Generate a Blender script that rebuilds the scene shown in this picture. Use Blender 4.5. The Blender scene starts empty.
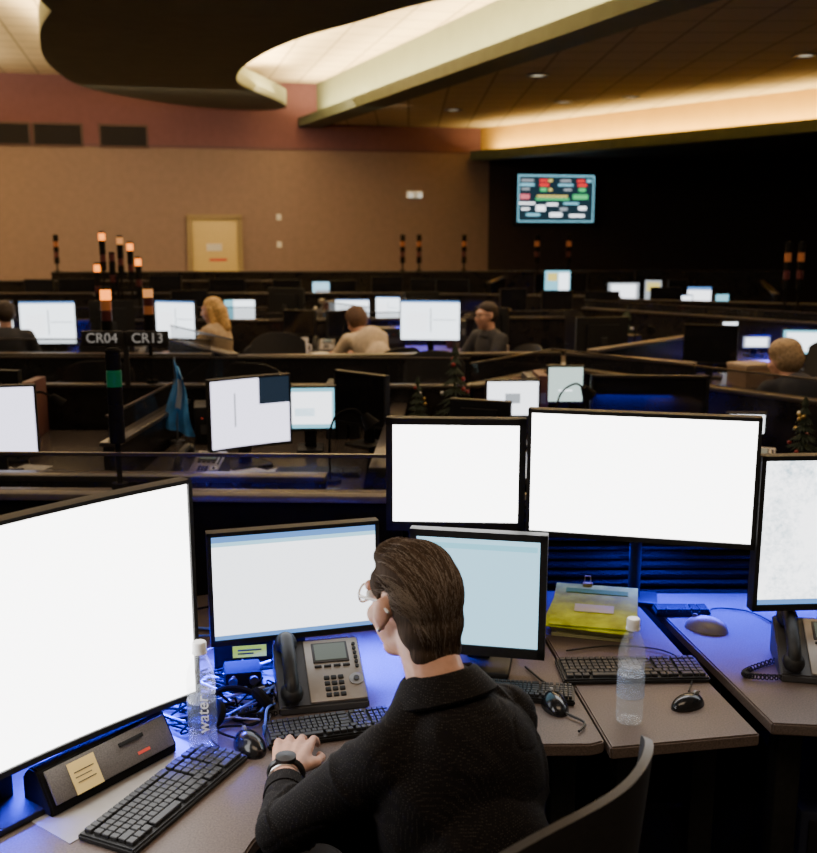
import bpy, bmesh, math, random
from mathutils import Vector, Matrix, Euler, noise
from mathutils.bvhtree import BVHTree
random.seed(7)
C=bpy.context.scene.collection
R=math.radians
V=Vector
# ---------------------------------------------------------------- materials
MATS={}
def mat(name,col,rough=.5,metal=0,em=None,es=0,noise_amt=0,nscale=30,bump=0,trans=0,alpha=1,spec=.5,ior=1.45,stretch=None):
    if name in MATS: return MATS[name]
    m=bpy.data.materials.new(name); m.use_nodes=True
    nt=m.node_tree; b=nt.nodes['Principled BSDF']
    b.inputs['Base Color'].default_value=(*col,1)
    b.inputs['Roughness'].default_value=rough
    b.inputs['Metallic'].default_value=metal
    b.inputs['Specular IOR Level'].default_value=spec
    b.inputs['Transmission Weight'].default_value=trans
    b.inputs['IOR'].default_value=ior
    b.inputs['Alpha'].default_value=alpha
    if em is not None:
        b.inputs['Emission Color'].default_value=(*em,1); b.inputs['Emission Strength'].default_value=es
    if noise_amt or bump:
        tc=nt.nodes.new('ShaderNodeTexCoord'); nz=nt.nodes.new('ShaderNodeTexNoise')
        nz.inputs['Scale'].default_value=nscale; nz.inputs['Detail'].default_value=4
        src=tc.outputs['Object']
        if stretch:
            mp=nt.nodes.new('ShaderNodeMapping'); mp.inputs['Scale'].default_value=stretch
            nt.links.new(src,mp.inputs['Vector']); src=mp.outputs['Vector']
        nt.links.new(src,nz.inputs['Vector'])
        if noise_amt:
            rp=nt.nodes.new('ShaderNodeValToRGB')
            rp.color_ramp.elements[0].position=.3; rp.color_ramp.elements[1].position=.7
            rp.color_ramp.elements[0].color=(*[c*(1-noise_amt) for c in col],1)
            rp.color_ramp.elements[1].color=(*[min(1,c*(1+noise_amt)) for c in col],1)
            nt.links.new(nz.outputs['Fac'],rp.inputs['Fac']); nt.links.new(rp.outputs['Color'],b.inputs['Base Color'])
        if bump:
            bp=nt.nodes.new('ShaderNodeBump'); bp.inputs['Strength'].default_value=bump; bp.inputs['Distance'].default_value=.01
            nt.links.new(nz.outputs['Fac'],bp.inputs['Height']); nt.links.new(bp.outputs['Normal'],b.inputs['Normal'])
    MATS[name]=m; return m
def emis(name,col,s): return mat(name,(.02,.02,.02),.4,0,col,s)

black=mat('black_plastic',(.012,.012,.012),.5,noise_amt=.2,nscale=80,spec=.35)
blackg=mat('black_gloss',(.01,.01,.011),.18)
blackm=mat('black_matte',(.008,.0075,.007),.85,spec=.12)
darkg=mat('dark_grey_plastic',(.045,.045,.048),.5,noise_amt=.1)
greyp=mat('grey_plastic',(.2,.2,.2),.45,noise_amt=.08)
silver=mat('silver_plastic',(.32,.29,.26),.38,.2,noise_amt=.06)
metal=mat('brushed_metal',(.5,.5,.5),.3,1,noise_amt=.1,nscale=60)
white=mat('white_plastic',(.75,.75,.75),.4,noise_amt=.04)
lam=mat('desk_laminate',(.118,.090,.078),.5,noise_amt=.28,nscale=260,spec=.25)
lamdark=mat('dark_laminate',(.06,.048,.04),.25,noise_amt=.25,nscale=60)
panel=mat('partition_laminate',(.015,.013,.012),.24,noise_amt=.35,nscale=12)
panelm=mat('partition_matte',(.006,.0055,.005),.8,noise_amt=.3,nscale=12,spec=.1)
capm=mat('partition_cap',(.14,.12,.105),.35,.3,noise_amt=.15)
capd=mat('partition_cap_dark',(.07,.06,.052),.28,.4,noise_amt=.15)
glassd=mat('smoked_glass',(.03,.03,.032),.04,0,alpha=.3,spec=.8)
clear=mat('clear_bottle',(.85,.92,1),.04,alpha=.13,spec=1.0)
skin=mat('skin',(.56,.31,.22),.5,noise_amt=.1,nscale=60,bump=.08)
paper=mat('paper',(.7,.68,.62),.7,noise_amt=.06)
S_white=emis('screen_white',(1,.985,.97),8)
S_soft=emis('screen_soft',(.9,.94,1),3.0)
S_blue=emis('screen_pale_blue',(.40,.76,.96),1.8)
S_ui=emis('screen_ui_blue',(.12,.3,.7),1.6)
S_grey=emis('screen_grey',(.55,.6,.65),1.1)
S_far=emis('screen_far',(.85,.93,1),3.2)
S_lil=emis('screen_lilac',(.82,.8,1),2.8)
S_map=emis('screen_map',(.62,.8,.74),1.5)
S_red=emis('screen_red',(1,.03,.03),1.5); S_grn=emis('screen_green',(.1,.8,.25),1.2)
S_cy=emis('screen_cyan',(.3,.8,1),1.4); S_dk=emis('screen_dark',(.02,.04,.07),.7); S_off=mat('screen_off',(.01,.01,.012),.12)
S_yel=emis('screen_yellow',(1,.8,.2),1.3)

# ---------------------------------------------------------------- mesh builder
class MB:
    def __init__(s): s.bm=bmesh.new()
    def _add(s,tb,mi,M=None):
        if M is not None: bmesh.ops.transform(tb,matrix=M,verts=tb.verts)
        for f in tb.faces: f.material_index=mi
        me=bpy.data.meshes.new('t'); tb.to_mesh(me); tb.free(); s.bm.from_mesh(me); bpy.data.meshes.remove(me)
        return s
    def box(s,c,size,rot=(0,0,0),bev=0,mi=0,seg=2):
        tb=bmesh.new(); bmesh.ops.create_cube(tb,size=1)
        bmesh.ops.scale(tb,vec=size,verts=tb.verts)
        if bev: bmesh.ops.bevel(tb,geom=tb.edges[:],offset=bev,segments=seg,affect='EDGES',profile=.5)
        return s._add(tb,mi,Matrix.Translation(c)@Euler(rot).to_matrix().to_4x4())
    def cyl(s,p0,p1,r0,r1=None,seg=16,mi=0,caps=True):
        p0=V(p0);p1=V(p1); r1=r0 if r1 is None else r1
        d=p1-p0; tb=bmesh.new()
        bmesh.ops.create_cone(tb,cap_ends=caps,segments=seg,radius1=r0,radius2=r1,depth=d.length)
        q=V((0,0,1)).rotation_difference(d.normalized()) if d.length else Matrix().to_quaternion()
        return s._add(tb,mi,Matrix.Translation((p0+p1)/2)@q.to_matrix().to_4x4())
    def sph(s,c,r,rot=(0,0,0),seg=20,mi=0,cut=None):
        tb=bmesh.new(); bmesh.ops.create_uvsphere(tb,u_segments=seg,v_segments=max(6,seg//2+2),radius=1)
        if cut is not None:
            bmesh.ops.bisect_plane(tb,geom=tb.verts[:]+tb.edges[:]+tb.faces[:],plane_co=(0,0,cut),plane_no=(0,0,-1),clear_outer=True)
            bmesh.ops.holes_fill(tb,edges=[e for e in tb.edges if e.is_boundary])
        if not hasattr(r,'__len__'): r=(r,r,r)
        bmesh.ops.scale(tb,vec=r,verts=tb.verts)
        return s._add(tb,mi,Matrix.Translation(c)@Euler(rot).to_matrix().to_4x4())
    def prism(s,pts,z0,z1,bev=0,mi=0,M=None):
        tb=bmesh.new(); vs=[tb.verts.new((p[0],p[1],z0)) for p in pts]; f=tb.faces.new(vs)
        r=bmesh.ops.extrude_face_region(tb,geom=[f]); nv=[v for v in r['geom'] if isinstance(v,bmesh.types.BMVert)]
        bmesh.ops.translate(tb,vec=(0,0,z1-z0),verts=nv)
        bmesh.ops.recalc_face_normals(tb,faces=tb.faces)
        if bev: bmesh.ops.bevel(tb,geom=tb.edges[:],offset=bev,segments=2,affect='EDGES')
        return s._add(tb,mi,M)
    def lathe(s,prof,c=(0,0,0),seg=24,mi=0,M=None):
        tb=bmesh.new(); rings=[]
        for r,z in prof: rings.append([tb.verts.new((c[0]+r*math.cos(2*math.pi*i/seg),c[1]+r*math.sin(2*math.pi*i/seg),c[2]+z)) for i in range(seg)])
        for a,b in zip(rings,rings[1:]):
            for i in range(seg): tb.faces.new((a[i],a[(i+1)%seg],b[(i+1)%seg],b[i]))
        if prof[0][0]>1e-4: tb.faces.new(rings[0][::-1])
        if prof[-1][0]>1e-4: tb.faces.new(rings[-1])
        return s._add(tb,mi,M)
    def tube(s,pts,r,seg=8,mi=0,closed=False,smooth=0):
        pts=[V(p) for p in pts]
        if smooth: pts=spline(pts,smooth)
        n=len(pts); tb=bmesh.new(); rings=[]; up=V((0,0,1))
        for i,p in enumerate(pts):
            a=pts[(i-1)%n] if closed or i>0 else p; b=pts[(i+1)%n] if closed or i<n-1 else p
            t=(b-a).normalized()
            if abs(t.dot(up))>.98: up=V((0,1,0)) if abs(t.y)<.9 else V((1,0,0))
            x=t.cross(up).normalized(); y=x.cross(t).normalized(); up=y
            rr=r[i*len(r)//n] if hasattr(r,'__len__') else r
            rings.append([tb.verts.new(p+x*rr*math.cos(2*math.pi*k/seg)+y*rr*math.sin(2*math.pi*k/seg)) for k in range(seg)])
        m=n if closed else n-1
        for i in range(m):
            a=rings[i];b=rings[(i+1)%n]
            for k in range(seg): tb.faces.new((a[k],a[(k+1)%seg],b[(k+1)%seg],b[k]))
        if not closed: tb.faces.new(rings[0][::-1]); tb.faces.new(rings[-1])
        return s._add(tb,mi)
    def mesh(s,name,mats,angle=35):
        me=bpy.data.meshes.new(name)
        s.bm.to_mesh(me); s.bm.free()
        for m in (mats if isinstance(mats,(list,tuple)) else [mats]): me.materials.append(m)
        if len(me.polygons):
            me.polygons.foreach_set('use_smooth',[True]*len(me.polygons)); me.set_sharp_from_angle(angle=R(angle))
        me.update(); return me
def spline(pts,k):
    out=[]; n=len(pts)
    for i in range(n-1):
        p0=pts[max(i-1,0)];p1=pts[i];p2=pts[i+1];p3=pts[min(i+2,n-1)]
        for j in range(k):
            t=j/k; out.append(.5*((2*p1)+(-p0+p2)*t+(2*p0-5*p1+4*p2-p3)*t*t+(-p0+3*p1-3*p2+p3)*t**3))
    out.append(pts[-1]); return out
def thing(name,label,cat,loc=(0,0,0),rot=0,group=None,kind=None):
    o=bpy.data.objects.new(name,None); o.empty_display_size=.05; C.objects.link(o)
    o.location=loc; o.rotation_euler=(0,0,rot)
    o['label']=label; o['category']=cat
    if group:o['group']=group
    if kind:o['kind']=kind
    return o
def part(par,name,mb,mats,loc=(0,0,0),rot=(0,0,0),label=None,kind=None):
    me=mb.mesh(name,mats) if isinstance(mb,MB) else mb
    o=bpy.data.objects.new(name,me); C.objects.link(o); o.parent=par; o.location=loc; o.rotation_euler=rot
    if label:o['label']=label
    if kind:o['kind']=kind
    return o
def solo(name,label,cat,mb,mats,loc=(0,0,0),rot=0,group=None,kind=None):
    me=mb.mesh(name,mats) if isinstance(mb,MB) else mb
    o=bpy.data.objects.new(name,me); C.objects.link(o); o.location=loc; o.rotation_euler=(0,0,rot)
    o['label']=label; o['category']=cat
    if group:o['group']=group
    if kind:o['kind']=kind
    return o
def clone(root,loc,rot=None,label=None):
    n=root.copy(); C.objects.link(n); n.location=loc
    if rot is not None: n.rotation_euler=(0,0,rot)
    if label:n['label']=label
    def rec(a,b):
        for ch in a.children:
            c=ch.copy(); C.objects.link(c); c.parent=b; rec(ch,c)
    rec(root,n); return n
def textmesh(txt,size,ext=.001):
    cu=bpy.data.curves.new('txt','FONT'); cu.body=txt; cu.size=size; cu.extrude=ext; cu.align_x='CENTER'; cu.align_y='CENTER'
    o=bpy.data.objects.new('txt',cu); C.objects.link(o)
    dg=bpy.context.evaluated_depsgraph_get(); dg.update()
    me=bpy.data.meshes.new_from_object(o.evaluated_get(dg)); bpy.data.objects.remove(o); return me
def light(loc,size,power,col,rot=(0,0,0),name='area',spread=None):
    l=bpy.data.lights.new(name,'AREA'); l.shape='RECTANGLE'; l.size=size[0]; l.size_y=size[1]; l.energy=power; l.color=col
    if spread: l.spread=spread
    o=bpy.data.objects.new(name,l); C.objects.link(o); o.location=loc; o.rotation_euler=rot; return o

# ---------------------------------------------------------------- room shell
ZC=4.78
def struct(name,mb,mats,label,**k): return solo(name,label,k.pop('cat','room'),mb,mats,kind='structure',**k)
carpet=mat('carpet',(.026,.023,.022),.95,noise_amt=.35,nscale=120,bump=.3)
struct('floor',MB().box((0,10,-.05),(34,36,.1)),carpet,'dark grey carpet tile floor',cat='floor')
tan=mat('wall_tan',(.24,.165,.128),.85,noise_amt=.06,nscale=8,bump=.05)
maroon=mat('wall_maroon',(.165,.070,.076),.8,noise_amt=.06,nscale=8)
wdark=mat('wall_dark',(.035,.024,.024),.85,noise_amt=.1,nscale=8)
WA=math.atan2(.2425,.97)
W0=V((-7.84,19.56,0)); WD=V((.97,.2425,0)).normalized(); WN=V((WD.y,-WD.x,0))
def wp(s,z,off=0): return W0+WD*s+WN*off+V((0,0,z))
mb=MB()
mb.box((-6+ (9.85+6)/2,.1,1.75),(15.85,.2,3.5),mi=0)
mb.box((-6+ (9.85+6)/2,.1,4.35),(15.85,.2,1.7),mi=1)
mb.box((9.85+6,.1,2.6),(12,.2,5.2),mi=2)
struct('wall_back',mb,[tan,maroon,wdark],'tan painted wall with a maroon upper band and a dark end section',cat='wall',loc=W0,rot=WA)
struct('trim_1',MB().box((1.9,-.012,3.5),(15.8,.024,.05)),mat('trim_maroon',(.12,.055,.06),.6,noise_amt=.1),'thin maroon moulding between wall colours',cat='moulding',loc=W0,rot=WA)
ct=bpy.data.materials.new('ceiling_tile'); ct.use_nodes=True; nt=ct.node_tree; b=nt.nodes['Principled BSDF']
tc=nt.nodes.new('ShaderNodeTexCoord'); br=nt.nodes.new('ShaderNodeTexBrick'); br.offset=0
br.inputs['Scale'].default_value=1; br.inputs['Brick Width'].default_value=.61; br.inputs['Row Height'].default_value=.61; br.inputs['Mortar Size'].default_value=.018
br.inputs['Color1'].default_value=(.74,.60,.38,1); br.inputs['Color2'].default_value=(.70,.56,.35,1); br.inputs['Mortar'].default_value=(.38,.29,.18,1)
nt.links.new(tc.outputs['Object'],br.inputs['Vector']); nt.links.new(br.outputs['Color'],b.inputs['Base Color']); b.inputs['Roughness'].default_value=.9
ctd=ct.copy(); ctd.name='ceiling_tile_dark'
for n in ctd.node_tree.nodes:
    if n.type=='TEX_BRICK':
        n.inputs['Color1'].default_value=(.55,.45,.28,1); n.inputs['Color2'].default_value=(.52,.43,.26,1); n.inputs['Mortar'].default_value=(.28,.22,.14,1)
struct('ceiling',MB().box((0,0,.06),(30,22,.12)),ct,'cream acoustic tile ceiling',cat='ceiling',loc=(-2,15,ZC),rot=WA)
FD=V((.375,-.927,0)).normalized(); F0=V((-1.85,21.05,0))
SD=V((.616,-.788,0)).normalized(); S0=V((1.53,21.9,0))
def pl(o,d,s,off=0):
    n=V((d.y,-d.x,0)); p=o+d*s+n*off; return (p.x,p.y)
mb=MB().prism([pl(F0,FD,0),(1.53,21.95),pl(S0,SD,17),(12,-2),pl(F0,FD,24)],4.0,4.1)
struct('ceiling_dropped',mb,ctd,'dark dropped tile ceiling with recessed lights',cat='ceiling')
creamf=mat('fascia_paint',(.19,.22,.14),.7,noise_amt=.04,nscale=4)
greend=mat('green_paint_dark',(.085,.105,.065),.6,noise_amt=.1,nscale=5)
def strip(o,d,s0,s1,offs,z0,z1):
    return [pl(o,d,s0,offs[0]),pl(o,d,s1,offs[0]),pl(o,d,s1,offs[1]),pl(o,d,s0,offs[1])],z0,z1
a,z0,z1=strip(F0,FD,0,24,(0,-.1),4.1,ZC); struct('trim_2',MB().prism(a,z0,z1),creamf,'pale green cream fascia lit by cove lighting',cat='fascia')
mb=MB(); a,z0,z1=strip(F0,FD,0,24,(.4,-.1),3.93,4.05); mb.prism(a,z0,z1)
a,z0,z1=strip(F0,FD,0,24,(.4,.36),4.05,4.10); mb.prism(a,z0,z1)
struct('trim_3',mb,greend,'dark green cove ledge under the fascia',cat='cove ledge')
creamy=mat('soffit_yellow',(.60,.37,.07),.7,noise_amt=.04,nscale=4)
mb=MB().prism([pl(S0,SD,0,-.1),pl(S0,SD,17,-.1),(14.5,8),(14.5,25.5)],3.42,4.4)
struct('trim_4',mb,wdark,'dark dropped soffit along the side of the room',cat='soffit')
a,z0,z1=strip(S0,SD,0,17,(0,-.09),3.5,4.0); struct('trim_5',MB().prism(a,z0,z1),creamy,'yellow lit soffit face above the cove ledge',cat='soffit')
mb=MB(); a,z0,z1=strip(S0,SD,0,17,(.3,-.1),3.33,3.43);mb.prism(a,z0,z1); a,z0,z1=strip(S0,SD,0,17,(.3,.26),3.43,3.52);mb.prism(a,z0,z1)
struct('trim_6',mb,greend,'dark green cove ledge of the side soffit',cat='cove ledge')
cl=[(-3.84,11.4),(-4.34,12.46),(-4.89,14.07),(-5.18,15.4),(-5.32,17),(-4.9,18.4),(-4.02,19.7),(-2.94,20.3),(-2.39,20.0),(-2.32,19.3),(-2.54,17.9),(-2.7,16.65),(-2.47,15.4),(-1.95,14.07),(-1.33,12.93),(-.55,11.93),(.0,11.2),(.9,10.2),(1.4,8.5),(-.5,8),(-3,8.6),(-3.6,10)]
p=spline([V((x,y,0)) for x,y in cl+[cl[0]]],5)[:-1]
cloudm=mat('cloud_green_black',(.10,.105,.07),.7,noise_amt=.1,nscale=4)
cloude=mat('cloud_edge',(.24,.26,.16),.7,noise_amt=.05)
mb=MB().prism([(q.x,q.y) for q in p],4.18,4.22,mi=0).prism([(q.x,q.y) for q in p],4.22,4.48,mi=1)
struct('trim_7',mb,[cloudm,cloude],'curved dark floating ceiling panel with olive edge',cat='ceiling panel')
warm=(1,.78,.45)
cove=emis('cove_glow',(1,.8,.45),10)
a,z0,z1=strip(F0,FD,.3,22,(.28,.22),4.05,4.07)
solo('cove_light','long warm strip light in the fascia cove','light strip',MB().prism(a,z0,z1),cove)
a,z0,z1=strip(S0,SD,.3,16.5,(.2,.12),3.43,3.46)
solo('cove_light','long warm strip light in the soffit cove','light strip',MB().prism(a,z0,z1),cove)
def az(d): return math.atan2(d.y,d.x)
c=F0+FD*9+V((FD.y,-FD.x,0))*.3; light((c.x,c.y,4.09),(17,.1),680,warm,(math.pi,0,az(FD)),'cove_area')
c=S0+SD*7+V((SD.y,-SD.x,0))*.16; light((c.x,c.y,3.48),(13,.1),290,(1,.70,.25),(math.pi,0,az(SD)),'cove_area')
light((-3.6,15.2,4.52),(3,7),720,warm,(math.pi,0,0),'cloud_uplight')
light((-1.0,14.5,4.3),(.6,9),260,warm,(math.pi,0,R(22)),'cloud_uplight')
light((-9,14,3.9),(2,7),850,warm,(math.pi,0,0),'ceiling_uplight')
for i,(x,y) in enumerate([(2.6,17.5),(3.6,16.9),(4.9,13),(5.4,11.6),(1.8,14.6),(.8,18.6)]):
    mb=MB().lathe([(.16,0),(.16,-.02),(.11,-.02),(.10,.0)],seg=24).cyl((0,0,-.004),(0,0,-.001),.1,mi=1)
    solo('downlight','round recessed ceiling downlight with pale trim','ceiling light',mb,[greyp,emis('downlight_dim',(1,.85,.6),.9)],loc=(x,y,3.999),group='recessed ceiling downlights')
d=thing('door_1','cream metal door with paper notices and tan frame','door',wp(4.05,0),WA,kind='structure')
doorm=mat('door_cream',(.60,.46,.18),.5,noise_amt=.04); framem=mat('door_frame',(.28,.21,.10),.5,noise_amt=.05)
part(d,'door_leaf',MB().box((0,-.03,1.05),(.9,.05,2.1),bev=.005),doorm)
part(d,'door_frame',MB().box((-.5,-.04,1.08),(.1,.1,2.16)).box((.5,-.04,1.08),(.1,.1,2.16)).box((0,-.04,2.15),(1.1,.1,.1)),framem)
part(d,'handle',MB().cyl((.36,-.06,1.0),(.36,-.11,1.0),.02).cyl((.36,-.11,1.0),(.26,-.11,1.0),.012),metal)
part(d,'notice',MB().box((-.02,-.06,1.55),(.3,.006,.14)).box((.05,-.06,1.3),(.35,.006,.05),mi=1),[paper,mat('red_ink',(.6,.08,.05),.6)])
for s in (.22,1.17,2.38):
    mb=MB().box((0,-.02,0),(.92,.04,.44),bev=.006).box((0,-.04,0),(.84,.02,.36),mi=1)
    for k in range(9): mb.box((0,-.055,-.16+k*.04),(.84,.02,.012),rot=(.6,0,0),mi=1)
    solo('air_vent','rectangular dark louvred air return grille','vent',mb,[mat('vent_frame',(.09,.05,.04),.6),mat('vent_dark',(.015,.012,.012),.7)],loc=wp(s,3.68),rot=WA,group='wall air vents')
e=thing('emergency_light','small white emergency light with two lamps on the wall','emergency light',wp(8.2,2.62,.002),WA)
part(e,'housing',MB().box((0,-.05,0),(.34,.1,.14),bev=.02),mat('warm_white',(.8,.75,.6),.5,noise_amt=.03,em=(1,.85,.6),es=.2))
for x in(-.1,.1): part(e,'lamp',MB().cyl((x,-.1,-.01),(x,-.15,-.03),.05),emis('lamp_glow',(1,.9,.7),.8))
for s,z in ((5.35,2.15),(5.35,1.6)):
    solo('wall_switch','small pale switch plate','switch',MB().box((0,-.01,0),(.1,.02,.12),bev=.004).box((0,-.025,0),(.02,.02,.04)),paper,loc=wp(s,z),rot=WA)
t=thing('wall_display','large wall mounted status display with coloured rows','display screen',wp(11.35,2.56),WA)
part(t,'casing',MB().box((0,-.06,0),(1.86,.1,1.10),bev=.01),black)
mb=MB().box((0,-.113,0),(1.78,.004,1.02))
def blk(x,y,w,h,mi): mb.box((-.88+x*1.76,-.117,.5-y),(w*1.76,.004,h),mi=mi)
for x,y,w,h,mi in [(.5,.02,.98,.025,5),(.12,.12,.16,.04,3),(.33,.12,.1,.05,1),(.42,.12,.05,.05,6),(.62,.12,.14,.04,3),(.82,.12,.1,.05,1),(.93,.12,.06,.05,5),
 (.12,.21,.18,.05,5),(.34,.21,.12,.06,1),(.62,.21,.2,.04,5),(.84,.21,.12,.06,1),(.1,.3,.1,.04,3),(.33,.31,.08,.07,2),(.42,.31,.05,.05,6),(.65,.31,.1,.04,3),(.84,.31,.09,.07,2),
 (.09,.46,.12,.1,7),(.45,.45,.4,.04,6),(.45,.51,.44,.04,2),(.82,.46,.2,.1,2),(.12,.6,.2,.04,4),(.45,.62,.14,.05,4),(.7,.6,.2,.04,5),(.3,.7,.12,.12,4),(.6,.72,.1,.06,3),(.85,.7,.1,.07,4),
 (.1,.72,.1,.04,4),(.2,.84,.18,.05,5),(.5,.84,.16,.08,4),(.78,.86,.2,.05,4),(.5,.98,.98,.02,5),(.008,.5,.012,.98,5),(.992,.5,.012,.98,5)]: blk(x,y,w,h,mi)
part(t,'screen',mb,[emis('screen_navy',(.02,.06,.09),.6),S_red,S_grn,S_grey,S_soft,S_cy,S_yel,emis('screen_pink',(1,.2,.25),1.3)])

# ---------------------------------------------------------------- monitors
def monitor(x,y,z0,w,h,rot,modes,stand=.75,curve=0,tilt=0,label='black flat panel computer monitor showing a bright screen',bez=.014,cas=None,group=None,name='computer_monitor',arm=0):
    t=thing(name,label,'monitor',(x,y,stand),rot,group)
    N=24 if curve else 1
    def yy(u): return -curve*(2*u-1)**2
    T=Matrix.Rotation(-tilt,4,'X')
    def bend(x0,x1,za,zb,ya,yb):
        tb=bmesh.new(); n=N; A=[]
        for i in range(n+1):
            u=i/n; X=x0+(x1-x0)*u; g=yy((X+w/2)/w)
            A.append([tb.verts.new((X,g+ya,za)),tb.verts.new((X,g+ya,zb)),tb.verts.new((X,g+yb,zb)),tb.verts.new((X,g+yb,za))])
        for i in range(n):
            a,b=A[i],A[i+1]
            for k in range(4): tb.faces.new((a[k],b[k],b[(k+1)%4],a[(k+1)%4]))
        tb.faces.new(A[0]); tb.faces.new(A[-1][::-1]); bmesh.ops.recalc_face_normals(tb,faces=tb.faces)
        return tb
    zc=z0-stand
    TM=Matrix.Translation((0,0,zc))@T
    mb=MB()
    mb._add(bend(-w/2,w/2,0,h,.0,.028),0,TM)
    for a in ((-w/2,w/2,0,bez*1.4),(-w/2,w/2,h-bez,h),(-w/2,-w/2+bez,0,h),(w/2-bez,w/2,0,h)):
        mb._add(bend(a[0],a[1],a[2],a[3],-.008,.002),0,TM)
    mb._add(bend(-w*.3,w*.3,h*.2,h*.8,.02,.055),0,TM)
    part(t,'casing',mb,[cas or black])
    mb=MB(); mb._add(bend(-w/2+bez,w/2-bez,bez*1.4,h-bez,-.002,.0),0,TM)
    ms=[modes[0]]
    for r in modes[1:]:
        if r[4] not in ms: ms.append(r[4])
        x0=-w/2+bez+r[0]*(w-2*bez); x1=-w/2+bez+r[2]*(w-2*bez); za=bez*1.4+r[1]*(h-2.4*bez); zb=bez*1.4+r[3]*(h-2.4*bez)
        mb._add(bend(x0,x1,za,zb,-.0035,-.0015),ms.index(r[4]),TM)
    part(t,'screen',mb,ms)
    if arm:
        mb=MB().box((0,arm,.008),(.14,.10,.016),bev=.005).cyl((0,arm,.016),(0,arm,zc+h*.5),.018).tube([(0,arm,zc+h*.5),(0,.05,zc+h*.5)],.016)
        part(t,'monitor_arm',mb,[cas or black])
    else:
        mb=MB().box((0,.06,.008),(min(w*.5,.26),.18,.016),bev=.006).box((0,.07,(zc+h*.45)/2),(.06,.025,zc+h*.45),bev=.005)
        part(t,'stand',mb,[cas or black])
    return t
def mon2(x0,y0,x1,y1,z0,h,modes,**k):
    w=math.hypot(x1-x0,y1-y0); return monitor((x0+x1)/2,(y0+y1)/2,z0,w,h,math.atan2(y1-y0,x1-x0),modes,**k)
mapm=bpy.data.materials.new('screen_street_map'); mapm.use_nodes=True; nt=mapm.node_tree; b=nt.nodes['Principled BSDF']
b.inputs['Base Color'].default_value=(.02,.02,.02,1)
tc=nt.nodes.new('ShaderNodeTexCoord'); nz=nt.nodes.new('ShaderNodeTexNoise'); nz.inputs['Scale'].default_value=60; nz.inputs['Detail'].default_value=8; nz.inputs['Roughness'].default_value=.75
n2=nt.nodes.new('ShaderNodeTexNoise'); n2.inputs['Scale'].default_value=7
mu=nt.nodes.new('ShaderNodeMath'); mu.operation='MULTIPLY'; rp=nt.nodes.new('ShaderNodeValToRGB')
rp.color_ramp.elements[0].position=.22; rp.color_ramp.elements[0].color=(.95,.97,1,1); rp.color_ramp.elements[1].position=.42; rp.color_ramp.elements[1].color=(.25,.36,.42,1)
nt.links.new(tc.outputs['Object'],n2.inputs['Vector']); nt.links.new(tc.outputs['Object'],nz.inputs['Vector'])
nt.links.new(n2.outputs['Fac'],mu.inputs[0]); nt.links.new(nz.outputs['Fac'],mu.inputs[1]); nt.links.new(mu.outputs[0],rp.inputs['Fac'])
nt.links.new(rp.outputs['Color'],b.inputs['Emission Color']); b.inputs['Emission Strength'].default_value=3.8

mon2(-1.0,1.39,-.49,2.07,.85,.49,[S_white],curve=.035,label='very large curved black monitor glowing plain white',bez=.009)
mon2(-.478,2.275,-.072,2.39,.865,.282,[S_soft,(0,.94,1,1,S_ui),(0,.90,1,.94,S_blue),(0,0,1,.04,S_ui)],tilt=.04,label='black widescreen monitor with pale window and blue toolbar',bez=.010)
mon2(.0,2.41,.340,2.345,.80,.318,[S_blue,(.02,.9,.98,.95,S_cy),(.05,.12,.16,.16,S_cy)],tilt=.06,label='squarish black monitor showing pale cyan screen',bez=.018)
mon2(-.06,2.62,.312,2.6,1.055,.31,[S_white],label='squarish black monitor glowing white on a raised arm',bez=.018,arm=.2)
mon2(.312,2.56,.876,2.43,1.060,.340,[S_white],label='wide black monitor glowing white on a raised arm',bez=.010,arm=.40)
mon2(.875,2.42,1.5,2.46,.90,.405,[mapm,(0,.0,1,.035,S_ui)],label='large black monitor showing a pale street map',bez=.012)

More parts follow.
